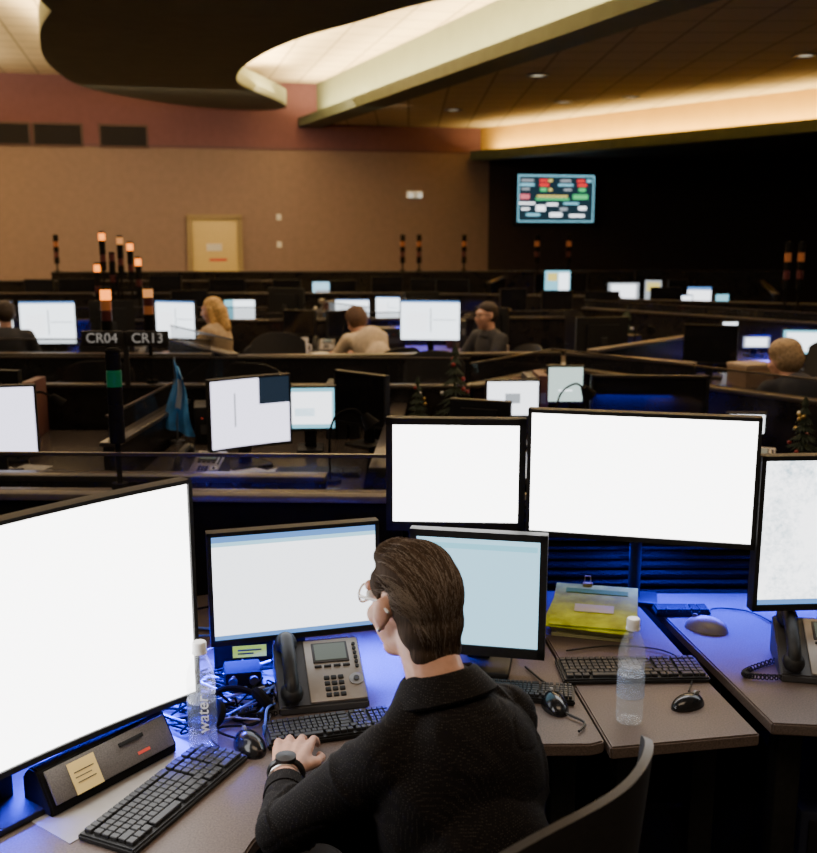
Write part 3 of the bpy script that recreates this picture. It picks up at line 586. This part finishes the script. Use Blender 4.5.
tree(.25,5.33,.75,.54); tree(2.12,9.75,.0,1.2,'dark artificial tree standing between consoles'); tree(1.78,4.42,.75,.4); tree(.05,5.3,.75,.36)
# clutter
random.seed(12)
mugm=mat('mug_pink',(.6,.08,.15),.4)
for (x,y,m,l) in ((-1.2,9.1,mugm,'pink travel mug'),(-.95,9.05,white,'white cup'),(-.5,9.15,darkg,'dark tumbler'),(.85,9.3,white,'white cup'),(1.7,8.6,darkg,'dark cup')):
    t=thing('cup',l+' on a distant console desk','cup',(x,y,.75))
    part(t,'cup_body',MB().lathe([(.001,.0),(.035,.0),(.042,.16),(.038,.16),(.032,.01)],seg=18),[m]); part(t,'handle',MB().tube([(.04,0,.1),(.065,0,.09),(.065,0,.05),(.038,0,.04)],.006,smooth=4),[m])
for i in range(60):
    x,y=random.choice([(-1,9.1),(-.3,9.2),(-3,9),(-1,4.5),(-.9,4.35),(-.6,4.4),(1.0,4.8),(.9,5),(1.7,8.5),(1.5,8.3),(3.2,8.4),(-1,11.2),(-2,4.4),(-1.8,4.4),(.3,4.8),(1.9,8.7),(2.0,11.3),(-.5,9.4),(.5,9.1)])
    x+=random.uniform(-.22,.22); y+=random.uniform(-.06,.2)
    solo('paper_sheet','loose white paper sheet on a console desk','paper',MB().box((0,0,.001+.0002*i),(.15,.21,.001)),[paper],loc=(x,y,.75),rot=random.uniform(-1,1),group='loose papers')
bcols=[(.16,.13,.1),(.03,.04,.07),(.12,.05,.04),(.03,.03,.03),(.25,.24,.22),(.05,.045,.04)]
for (x,y,n) in ((-.42,5.42,3),(.62,5.62,3),(-2.3,5.4,5),(.4,9.72,3),(-2.4,9.72,3),(-1.1,12.0,5),(-4.0,14.6,5),(-1.8,14.6,5),(.3,14.6,4)):
    for k in range(n):
        c_=random.choice(bcols); h=random.uniform(.22,.32)
        t=thing('ring_binder','upright office ring binder standing on a console desk','binder',(x+k*.064,y,.75),random.uniform(-.03,.03),'ring binders')
        part(t,'cover',MB().box((0,0,h/2),(.055,.24,h),bev=.003),[mat('binder_%.2f'%c_[0],c_,.5,noise_amt=.1)]); part(t,'spine_label',MB().box((0,-.121,h*.6),(.03,.002,.06)),[greyp])
for (x,y,z,r) in ((.0+.18,4.95,.75,.3),(1.45,4.85,.75,-.2),(-2.12,9.6,.75,0) ,(2.5,7.25,.75,.4),(-.6,12.0,.75,.1)):
    t=thing('storage_box','small beige cardboard box on a console desk','box',(x,y,z),r)
    part(t,'box_body',MB().box((0,0,.07),(.26,.2,.14)),[mat('card_beige',(.3,.2,.13),.8,noise_amt=.1)]); part(t,'lid',MB().box((0,0,.15),(.27,.21,.03),bev=.003),[mat('card_lid',(.36,.28,.2),.8)])
for (x,y,z,r) in ((-1.0,5.3,.75,.2),(1.2,4.55,.75,.3),(-3.4,9.6,.75,0),(-.2,9.65,.75,.2),(1.9,8.95,.75,.6),(-2.1,11.9,.75,0),(-3.0,14.5,.75,0),(-.1,14.5,.75,0),(3.4,8.6,.75,.4)):
    t=thing('radio_rack','black radio equipment rack with small indicator lamps','radio',(x,y,z),r)
    part(t,'case',MB().box((0,0,.1),(.3,.24,.2),bev=.008),[black])
    mb=MB()
    for k in range(5): mb.box((-.11+k*.05,-.122,.14),(.008,.004,.004),mi=k%3)
    mb.box((0,-.122,.08),(.24,.004,.05),mi=3); part(t,'control_panel',mb,[emis('led_r',(1,.1,.05),.5),emis('led_g',(.1,1,.3),.3),emis('led_b',(.1,.3,1),.8),darkg])
for (x,y,r) in ((-1.9,4.75,.3),(-.35,4.35,-.4),(.75,5.0,.5),(-2.4,4.9,.1),(-2.9,9.0,.2),(1.9,8.4,.6),(-1.2,11.3,0)):
    t=thing('desk_lamp','slim black gooseneck lamp on a console desk','lamp',(x,y,.75),r)
    part(t,'base',MB().cyl((0,0,0),(0,0,.015),.05),[blackm]); part(t,'gooseneck',MB().tube([(0,0,.01),(0,0,.2),(.03,0,.3),(.12,0,.34),(.18,0,.30)],.006,seg=6,smooth=5),[blackm]); part(t,'lamp_shade',MB().cyl((.17,0,.32),(.21,0,.27),.018,.04),[blackm])

# ---------------------------------------------------------------- chairs
def office_chair(x,y,rot,label,backh=.42,back_z=.58,lean=0,drop=.07):
    t=thing('office_chair',label,'chair',(x,y,0),rot)
    fab=mat('chair_fabric',(.022,.02,.02),.8,noise_amt=.3,nscale=90)
    part(t,'seat',MB().box((0,0,.45),(.48,.46,.07),bev=.03,seg=3),[fab])
    tb=bmesh.new(); n=22;k=14; F=[];B=[]
    for i in range(n+1):
        u=2*i/n-1; rf=[];rb=[]
        for j in range(k+1):
            v=j/k; wdt=.235*(1-.10*v**3)*(1-.15*(1-v)); zz=back_z+v*backh-drop*v*(abs(u)**3.2)
            yy=-.235-.05*v+.075*u*u-lean*v
            rf.append(tb.verts.new((u*wdt,yy,zz))); rb.append(tb.verts.new((u*wdt,yy-.014,zz)))
        F.append(rf);B.append(rb)
    for i in range(n):
        for j in range(k):
            tb.faces.new((F[i][j],F[i+1][j],F[i+1][j+1],F[i][j+1])); tb.faces.new((B[i][j],B[i][j+1],B[i+1][j+1],B[i+1][j]))
        tb.faces.new((F[i][k],F[i+1][k],B[i+1][k],B[i][k])); tb.faces.new((F[i][0],B[i][0],B[i+1][0],F[i+1][0]))
    for j in range(k):
        tb.faces.new((F[0][j],F[0][j+1],B[0][j+1],B[0][j])); tb.faces.new((F[n][j],B[n][j],B[n][j+1],F[n][j+1]))
    mb=MB(); mb._add(tb,0); part(t,'backrest',mb,[mat('chair_back',(.022,.02,.02),.6,noise_amt=.2,nscale=100)])
    part(t,'back_support',MB().box((0,-.27,.54),(.07,.03,.34),bev=.01).box((0,-.16,.42),(.07,.22,.03),bev=.008),[black])
    part(t,'column',MB().cyl((0,0,.08),(0,0,.42),.028),[darkg])
    mb=MB()
    for i in range(5):
        a=i*2*math.pi/5; mb.tube([(0,0,.1),(.15*math.cos(a),.15*math.sin(a),.09),(.3*math.cos(a),.3*math.sin(a),.06)],.02,seg=8)
    part(t,'star_base',mb,[black])
    for i in range(5):
        a=i*2*math.pi/5; part(t,'caster',MB().cyl((.3*math.cos(a)-.015,.3*math.sin(a),.03),(.3*math.cos(a)+.015,.3*math.sin(a),.03),.03),[blackg])
    for s in(-1,1):
        part(t,'armrest',MB().box((s*.27,0,.68),(.07,.24,.03),bev=.012).box((s*.27,-.03,.55),(.03,.05,.25),bev=.008).box((s*.24,-.03,.43),(.1,.05,.03),bev=.008),[black])
    return t
office_chair(.07,1.43,R(50),'black office task chair with curved thin backrest',.51,.60,drop=.04)

# ---------------------------------------------------------------- organic bodies
def blob(par,name,prims,voxel,mats,iters=4,disp=None,label=None):
    mb=MB()
    for p in prims:
        if p[0]=='c':
            a,b_=V(p[1]),V(p[2]); mb.sph(a,p[3],seg=16); mb.sph(b_,p[4],seg=16)
            if (a-b_).length>1e-4: mb.cyl(a,b_,p[3],p[4],seg=18)
        else:
            tb=bmesh.new(); bmesh.ops.create_uvsphere(tb,u_segments=24,v_segments=14,radius=1); bmesh.ops.scale(tb,vec=p[2],verts=tb.verts)
            mm=Matrix.Translation(p[1])@(p[3].to_4x4() if len(p)>3 and p[3] is not None else Matrix())
            mb._add(tb,0,mm)
    me=mb.mesh(name,mats); o=bpy.data.objects.new(name,me); C.objects.link(o)
    r=o.modifiers.new('r','REMESH'); r.mode='VOXEL'; r.voxel_size=voxel; r.adaptivity=0
    s=o.modifiers.new('s','SMOOTH'); s.iterations=iters; s.factor=.6
    dg=bpy.context.evaluated_depsgraph_get(); dg.update()
    m2=bpy.data.meshes.new_from_object(o.evaluated_get(dg)); bpy.data.objects.remove(o)
    m2.materials.clear()
    for m in (mats if isinstance(mats,list) else [mats]): m2.materials.append(m)
    if disp:
        nn=[v.normal.copy() for v in m2.vertices]
        for v,n in zip(m2.vertices,nn): v.co+=n*disp(v.co)
    m2.polygons.foreach_set('use_smooth',[True]*len(m2.polygons)); m2.update()
    ob=bpy.data.objects.new(name,m2); C.objects.link(ob); ob.parent=par
    if label: ob['label']=label
    return ob
def xf(prims,M):
    out=[]; R3=M.to_3x3()
    for p in prims:
        if p[0]=='c': out.append(('c',M@V(p[1]),M@V(p[2]),p[3],p[4]))
        else: out.append(('e',M@V(p[1]),p[2],R3@(p[3] if len(p)>3 and p[3] is not None else Matrix.Identity(3))))
    return out
def grow(prims,g):
    return [('c',p[1],p[2],p[3]+g,p[4]+g) if p[0]=='c' else ('e',p[1],tuple(r+g for r in p[2]),p[3] if len(p)>3 else None) for p in prims]
HEAD=[('e',(0,-.012,.022),(.066,.086,.08)),('e',(0,.03,-.03),(.056,.058,.08)),('e',(0,.055,-.095),(.028,.026,.022)),('e',(0,.015,-.07),(.050,.053,.038)),
 ('c',(0,.090,.0),(0,.108,-.034),.008,.012),('e',(-.012,.096,-.038),(.009,.01,.008)),('e',(.012,.096,-.038),(.009,.01,.008)),
 ('c',(-.035,.078,.02),(.035,.078,.02),.011,.011),('e',(-.036,.06,-.03),(.02,.022,.02)),('e',(.036,.06,-.03),(.02,.022,.02)),
 ('e',(0,.087,-.060),(.022,.010,.006)),('e',(0,.086,-.070),(.019,.010,.007)),
 ('e',(-.073,-.000,-.008),(.008,.018,.029),Euler((.2,0,.4)).to_matrix()),('e',(.073,-.000,-.008),(.008,.018,.029),Euler((.2,0,-.4)).to_matrix()),
 ('c',(-.070,.006,-.030),(-.068,.008,-.036),.008,.007),('c',(.070,.006,-.030),(.068,.008,-.036),.008,.007)]
def hand_prims(w,f,n,t):
    w,f,n,t=V(w),V(f).normalized(),V(n).normalized(),V(t).normalized(); P=[]
    offs=[.033,.011,-.011,-.031]; Ls=[.078,.086,.08,.062]
    for o_,L in zip(offs,Ls):
        k=w+f*.088+t*o_+n*.006
        if o_==-.031: k=k-f*.008
        P.append(('c',w+t*o_*.5+f*.01,k,.016,.0115))
        dv=(f+t*o_*4).normalized()
        p1=k+dv*L*.46+n*.002; p2=p1+dv*L*.3-n*.014; p3=p2+dv*L*.14-n*.016
        P+= [('c',k,p1,.0105,.0085),('c',p1,p2,.0085,.0078),('c',p2,p3,.0078,.0066)]
    a=w+f*.02+t*.02-n*.004; b_=w+f*.055+t*.052-n*.01; c_=w+f*.088+t*.06-n*.016; d_=w+f*.108+t*.052-n*.02
    P+=[('c',a,b_,.015,.012),('c',b_,c_,.0105,.009),('c',c_,d_,.009,.0075)]
    return P
def rotz(a): return Euler((0,0,a)).to_matrix()
def person(par,J,byaw,hyaw,hpitch,shirt,trouser,hairm,hair_prims,voxel,disp=None,shoes=black,sm=6,slim=0,cuf=.62):
    Rb=rotz(byaw); f=Rb@V((0,1,0)); r=Rb@V((1,0,0))
    HM=Matrix.Translation(J['head'])@Euler((hpitch,0,hyaw),'XYZ').to_matrix().to_4x4()
    head=xf(HEAD,HM)
    hb=HM@V((0,-.02,-.06))
    nb=V(J['neck'])
    pel,bel,ch=V(J['pelvis']),V(J['belly']),V(J['chest'])
    SLv,SRv=V(J['SL']),V(J['SR']); up=V((0,0,1))
    torso=[('e',pel,(.165,.125,.13),Rb),('e',bel,(.155,.118,.22),Rb),('e',ch,(.165,.118,.19),Rb),
      ('c',SLv+r*.01-up*.005,SRv-r*.01-up*.005,.062,.062),('c',nb-up*.035-r*.02,SLv+r*.012-up*.004,.058,.058),('c',nb-up*.035+r*.02,SRv-r*.012-up*.004,.058,.058),
      ('c',ch+r*.05-f*.02,SRv-r*.04-f*.01-up*.03,.088,.062),('c',ch-r*.05-f*.02,SLv+r*.04-f*.01-up*.03,.088,.062)]
    torso=grow(torso,-slim)
    arms=[]; 
    for s in 'LR':
        arms+=[('c',J['S'+s],J['E'+s],.038,.030),('c',J['E'+s],J['W'+s],.032,.026)]
    neck=[('c',nb-V((0,0,.03)),hb,.054,.05)]
    legs=[]; 
    for s in 'LR': legs+=[('c',J['H'+s],J['K'+s],.08,.055),('c',J['K'+s],J['A'+s],.052,.036)]
    feet=[('c',V(J['A'+s]),V(J['A'+s])+V((0,0,-.03))+f*.14,.035,.032) for s in 'LR']
    hands=[]
    for s,sg in(('L',1),('R',-1)):
        W=V(J['W'+s]); hf=V(J['F'+s]); n=V((0,0,1)); tt=hf.cross(n).normalized()*sg
        hands+=hand_prims(W,hf,n,tt)
    blob(par,'body',head+neck+grow(torso,-.022)+arms+legs+feet+hands,voxel,[skin],3)
    sh=[]
    for s in 'LR':
        W=V(J['W'+s]); E=V(J['E'+s]); cu=E+(W-E)*(cuf-.02)
        sh+=[('c',V(J['S'+s]),E,.061-slim*.5,.048),('c',E,cu,.048,.037)]
    blob(par,'shirt',torso+sh,voxel*1.1,[shirt],sm,disp)
    for s in 'LR':
        W=V(J['W'+s]); E=V(J['E'+s]); d_=(W-E).normalized(); q_=up.rotation_difference(d_)
        part(par,'cuff',MB().lathe([(.034,.0),(.041,.0),(.040,.042),(.037,.044),(.031,.042)],seg=24,M=Matrix.Translation(E+(W-E)*cuf)@q_.to_matrix().to_4x4()),[shirt])
    ax=(hb-nb).normalized(); q=V((0,0,1)).rotation_difference((ax+V((0,0,1))).normalized())
    cm=Matrix.Translation(nb-V((0,0,.018)))@q.to_matrix().to_4x4()@Rb.to_4x4()@Matrix.Scale(.96,4,(0,1,0))
    part(par,'collar',MB().lathe([(.066,-.01),(.062,.012),(.060,.026),(.063,.030),(.070,.026),(.086,.004),(.098,-.014),(.095,-.019),(.078,-.008)],seg=36,M=cm),[shirt])
    blob(par,'trousers',grow([torso[0]]+legs,.018),voxel*1.6,[trouser],3)
    for s in (0,1): blob(par,'shoe',grow([feet[s]],.014),max(.008,voxel),[shoes],3)
    hair=blob(par,'hair',xf(hair_prims,HM),voxel,[hairm],3)
    return HM,hair

shirtm=bpy.data.materials.new('shirt_black_pin_dot'); shirtm.use_nodes=True; nt=shirtm.node_tree; b=nt.nodes['Principled BSDF']; b.inputs['Roughness'].default_value=.9; b.inputs['Specular IOR Level'].default_value=.1
tc=nt.nodes.new('ShaderNodeTexCoord')
vo=nt.nodes.new('ShaderNodeTexVoronoi'); vo.inputs['Scale'].default_value=270; vo.inputs['Randomness'].default_value=.3
rp=nt.nodes.new('ShaderNodeValToRGB'); rp.color_ramp.elements[0].position=.14; rp.color_ramp.elements[0].color=(.07,.062,.055,1); rp.color_ramp.elements[1].position=.26; rp.color_ramp.elements[1].color=(.0075,.0065,.0068,1)
nt.links.new(tc.outputs['Object'],vo.inputs['Vector']); nt.links.new(vo.outputs['Distance'],rp.inputs['Fac']); nt.links.new(rp.outputs['Color'],b.inputs['Base Color'])
hair_br=mat('hair_brown',(.05,.034,.024),.85,noise_amt=.4,nscale=60,stretch=(6,.6,.6),spec=.1)
HAIR_MAN=[('e',(0,-.010,.048),(.069,.078,.060)),('e',(0,-.036,.015),(.070,.066,.081)),('e',(0,-.044,-.035),(.064,.054,.060)),('e',(0,-.054,-.082),(.054,.036,.040)),
 ('e',(0,.040,.078),(.048,.030,.028)),('e',(-.057,.024,.036),(.011,.022,.028)),('e',(.057,.024,.036),(.011,.022,.028)),('c',(-.064,.016,.02),(-.063,.018,-.012),.005,.004)]
def folds(co):
    n=noise.noise(V((co.x*6,co.y*6,co.z*4)))*.003
    w=noise.noise(V((co.x*5+co.z*6,co.y*5-co.z*4,co.z*3+co.x*2+3)))
    w2=noise.noise(V((co.x*10-co.z*8+7,co.y*10+co.z*7,co.z*5)))
    return n+.003+.0055*max(0,1-abs(w)/.08)**1.5-.002*max(0,1-abs(w2)/.08)
man=thing('person','seated person in black pin-dot shirt and glasses typing at a console','person',(.15,1.47,0))
base=V((.15,1.47,0))
def L(x,y,z): return V((x,y,z))-base
J=dict(pelvis=L(.13,1.48,.57),belly=L(.12,1.51,.74),chest=L(.093,1.575,.89),neck=L(.058,1.63,1.085),head=L(.008,1.70,1.205),
 SL=L(-.028,1.54,.985),EL=L(-.224,1.60,.812),WL=L(-.243,1.83,.795),FL=V((.03,1,-.05)),
 SR=L(.172,1.68,.985),ER=L(.185,1.87,.84),WR=L(.13,2.0,.80),FR=V((-.3,.9,-.05)),
 HL=L(.05,1.43,.56),KL=L(-.18,1.78,.58),AL=L(-.2,1.85,.09),HR=L(.2,1.53,.56),KR=L(.03,1.90,.58),AR=L(.02,1.97,.09))
trous=mat('trousers_dark',(.02,.02,.025),.8,noise_amt=.2)
HM,hair=person(man,J,R(35),R(40),R(-6),shirtm,trous,hair_br,HAIR_MAN,.004,disp=folds,sm=26,slim=.003,cuf=.50)
bv=BVHTree.FromPolygons([v.co for v in hair.data.vertices],[p_.vertices[:] for p_ in hair.data.polygons])
ctr=HM@V((0,-.015,.02)); R3=HM.to_3x3(); mbs=[MB(),MB(),MB()]
random.seed(21)
for i in range(1700):
    a=random.uniform(-1,1); side=abs(a)>.62
    th=a*R(95); start=V((math.sin(th)*.95,.9*math.cos(th)*.75+.25,.65+.3*math.cos(th))).normalized()
    if side: start=V((math.copysign(1,a),random.uniform(.0,.75),random.uniform(-.25,.6))).normalized()
    end=V((a*.6+random.uniform(-.28,.28),-.8,-1.25+random.uniform(-.25,.55))).normalized()
    mid=V((a*.8+random.uniform(-.12,.12),-.75,.45 if not side else random.uniform(-.2,.4))).normalized()
    u0=random.uniform(0,.78) if not side else random.uniform(0,.55); u1=min(1,u0+random.uniform(.2,.45))
    pts=[]; wob=random.uniform(-.08,.08); ph_=random.uniform(0,6.28)
    for k in range(8):
        u=u0+(u1-u0)*k/7
        d_=((1-u)**2*start+2*u*(1-u)*mid*1.3+u*u*end); d_.x+=wob*math.sin(u*7+ph_); d_.normalize()
        wd=R3@d_; hit=bv.ray_cast(ctr+wd*.3,-wd)
        if hit[0] is None: continue
        pts.append(hit[0]+wd*(.0003+.0013*math.sin(k/7*math.pi)))
    if len(pts)>4:
        ci=2 if (side and random.random()<.65) or random.random()<.22 else i%2
        mbs[ci].tube(pts,.00055,seg=3)
for m_,mm in zip(mbs,(mat('strand_dark',(.04,.027,.019),.8,spec=.15),mat('strand_brown',(.085,.058,.042),.8,spec=.15),mat('strand_grey',(.20,.168,.145),.8,spec=.15))):
    part(man,'hair_strands',m_,[mm],kind='stuff')
def hp(x,y,z): return HM@V((x,y,z))
g=MB()
for s in(-1,1):
    g.tube([hp(s*.033+.022*math.cos(a),.100-.012*max(0,s*math.cos(a)),.002+.016*math.sin(a)) for a in [i*math.pi/10 for i in range(20)]],.0022,seg=6,closed=True)
    g.tube([hp(s*.054,.089,.006),hp(s*.066,.065,.008),hp(s*.071,.01,.010),hp(s*.073,-.02,-.004)],.0028,seg=6,smooth=5)
g.tube([hp(-.011,.100,.006),hp(0,.105,.009),hp(.011,.100,.006)],.002,seg=6,smooth=4)
part(man,'glasses',g,[mat('glasses_pale',(.75,.75,.75),.3,.1)],label='thin pale framed eyeglasses')
part(man,'earring',MB().sph(hp(-.078,.004,-.038),.004),[metal],label='small silver stud earring')
for s in(-1,1):
    part(man,'eye',MB().sph(hp(s*.032,.076,.003),.0125,mi=0).sph(hp(s*.032,.0845,.003),.0055,mi=1),[white,mat('iris',(.06,.04,.03),.2)])
WLp=J['WL']
part(man,'wristwatch',MB().tube([WLp+V((.031*math.cos(a),-.012,.029*math.sin(a))) for a in [i*math.pi/12 for i in range(24)]],.008,seg=6,closed=True).lathe([(0,0),(.021,0),(.021,.008),(0,.010)],seg=20,M=Matrix.Translation(WLp+V((0,-.012,.030)))),[mat('watch_dark',(.02,.02,.021),.35,.5)],label='dark steel wristwatch')
part(man,'bracelet',MB().tube([WLp+V((.031*math.cos(a),-.032,.030*math.sin(a))) for a in [i*math.pi/12 for i in range(24)]],.0022,seg=6,closed=True),[metal],label='thin metal bracelet')

def far_person(x,y,yaw,hyaw,hpitch,shc,hc,label,longhair=False,lean=0,z=0,full=0,specs=False):
    t=thing('person',label,'person',(x,y,z),yaw)
    sh=mat('shirt_%.2f_%.2f'%(shc[0],shc[2]),shc,.8,noise_amt=.15,nscale=30); hm=mat('hair_%.2f'%hc[0],hc,.65,noise_amt=.4,nscale=50,bump=.5)
    l=lean
    J=dict(pelvis=V((0,0,.57)),belly=V((0,.03+.05*l,.72)),chest=V((0,.05+.2*l,.9-.03*l)),neck=V((0,.07+.36*l,1.06-.1*l)),head=V((0,.10+.5*l,1.19-.16*l)),
     SL=V((-.17,.07+.32*l,1.0-.08*l)),EL=V((-.23,.2+.3*l,.79)),WL=V((-.12,.42+.2*l,.80)),FL=V((.3,1,0)),
     SR=V((.17,.07+.32*l,1.0-.08*l)),ER=V((.23,.2+.3*l,.79)),WR=V((.12,.42+.2*l,.80)),FR=V((-.3,1,0)),
     HL=V((-.09,.0,.56)),KL=V((-.12,.42,.56)),AL=V((-.12,.45,.09)),HR=V((.09,0,.56)),KR=V((.12,.42,.56)),AR=V((.12,.45,.09)))
    f_=full
    hp_=[('e',(0,-.016,.048+f_*.4),(.074+f_,.084+f_,.062+f_)),('e',(0,-.038,.008),(.075+f_,.072+f_,.084+f_))]
    if longhair: hp_+=[('c',(0,-.07,-.02),(0,-.1,-.17),.07,.05),('c',(-.065,-.01,0),(-.06,-.02,-.16),.03,.022),('c',(.065,-.01,0),(.06,-.02,-.16),.03,.022)]
    HM2,_=person(t,J,0,hyaw,hpitch,sh,trous,hm,hp_,.01)
    if specs:
        g=MB()
        for s in(-1,1):
            g.tube([HM2@V((s*.033+.023*math.cos(a),.104,.002+.017*math.sin(a))) for a in [i*math.pi/8 for i in range(16)]],.003,seg=5,closed=True)
            g.tube([HM2@V((s*.056,.10,.004)),HM2@V((s*.078,.0,.006))],.003,seg=5)
        part(t,'glasses',g,[black])
    return t
far_person(-1.62,8.75,R(75),0,R(-8),(.45,.33,.2),(.6,.36,.12),'seated person with long blonde hair in a tan top',True)
far_person(-.22,8.36,R(35),0,R(-28),(.62,.5,.35),(.10,.05,.028),'person in cream sweater leaning over the desk',False,.62,-.0,.016)
far_person(.72,8.2,R(120),0,0,(.03,.03,.035),(.03,.018,.012),'seated person with dark hair, glasses and dark vest',specs=True)
far_person(2.42,5.95,R(20),R(20),R(-10),(.03,.035,.05),(.32,.22,.12),'seated person with short blond hair in dark top',False,.3,-.07,.02)
far_person(-3.32,8.2,R(10),R(20),0,(.03,.03,.04),(.04,.025,.015),'seated person in dark clothes facing the monitors')
for x,y,r in ((-1.55,8.72,75),(-.20,8.33,35),(.8,8.18,120),(2.42,5.9,20),(-3.32,8.13,10)):
    office_chair(x,y,R(r),'black office chair at a distant console',.33,.6)
for x,y,r in ((-1.5,12.6,0),(1.6,10.7,10),(-3.2,12.4,0),(-.2,12.6,170),(-2.5,8.1,30),(-2.0,6.5,10),(-.9,6.4,-20),(-4.2,16.2,0),(-1,16.2,30),(.6,16,0),(-1.0,7.75,190),(.1,6.5,160),(2.9,10.9,40),(2.9,7.4,100),(-2.9,6.4,-30)):
    office_chair(x,y,R(r),'empty black office chair between consoles',.46,.60)

# ---------------------------------------------------------------- lights
blue=(.018,.03,1)
light((-.87,1.83,.93),(.75,.05),42,blue,(R(-18),0,R(52)),'blue_led',R(115))
light((-.29,2.50,1.0),(.62,.05),38,blue,(R(-24),0,R(14)),'blue_led',R(95))
light((-.60,2.38,1.0),(.4,.08),20,blue,(R(-24),0,R(10)),'blue_led',R(95))
light((.50,2.93,.93),(.36,.04),1.6,blue,(R(-10),0,0),'blue_led',R(120))
light((1.15,2.86,.99),(.8,.05),24,blue,(R(-14),0,0),'blue_led',R(110))
light((.72,2.9,.93),(.2,.04),5,blue,(0,0,0),'blue_led',R(130))
for x,y in ((2.6,14.5),(3.6,13),(3.3,9.0),(.5,12),(1.2,5.3),(.1,9.7),(-3.3,9.7),(3.2,8.7)):
    light((x,y,1.0),(.4,.2),9,blue,(0,0,0),'blue_led')
light((.2,.5,3.7),(2.5,1.5),62,(1,.76,.52),(R(-12),0,0),'room_fill')  # unseen soft lamp added above the seated figure and near desk
light((1.5,7,3.9),(6,7),170,(1,.74,.5),(0,0,0),'room_fill')  # broad unseen panel added to lift the middle rows, not a fixture
light((-4,9,4.1),(6,8),170,(1,.74,.48),(0,0,0),'room_fill')  # second unseen panel, added as warm fill for the left rows
light((-3.5,17.2,4.1),(7,1),150,(1,.77,.54),(R(35),0,WA),'wall_fill')  # unseen lamp added to brighten the back wall
w=bpy.data.worlds.new('World'); bpy.context.scene.world=w; w.use_nodes=True
w.node_tree.nodes['Background'].inputs[0].default_value=(1,.77,.55,1); w.node_tree.nodes['Background'].inputs[1].default_value=.10
# ---------------------------------------------------------------- camera
cam=bpy.data.cameras.new('Camera'); co=bpy.data.objects.new('Camera',cam); C.objects.link(co); bpy.context.scene.camera=co
co.location=(0,0,1.85); co.rotation_euler=(R(90-11),0,0); cam.sensor_width=36; cam.sensor_height=36; cam.sensor_fit='AUTO'; cam.lens=36*1000/853
cam.dof.use_dof=True; cam.dof.focus_distance=2.3; cam.dof.aperture_fstop=4.5; cam.clip_start=.02
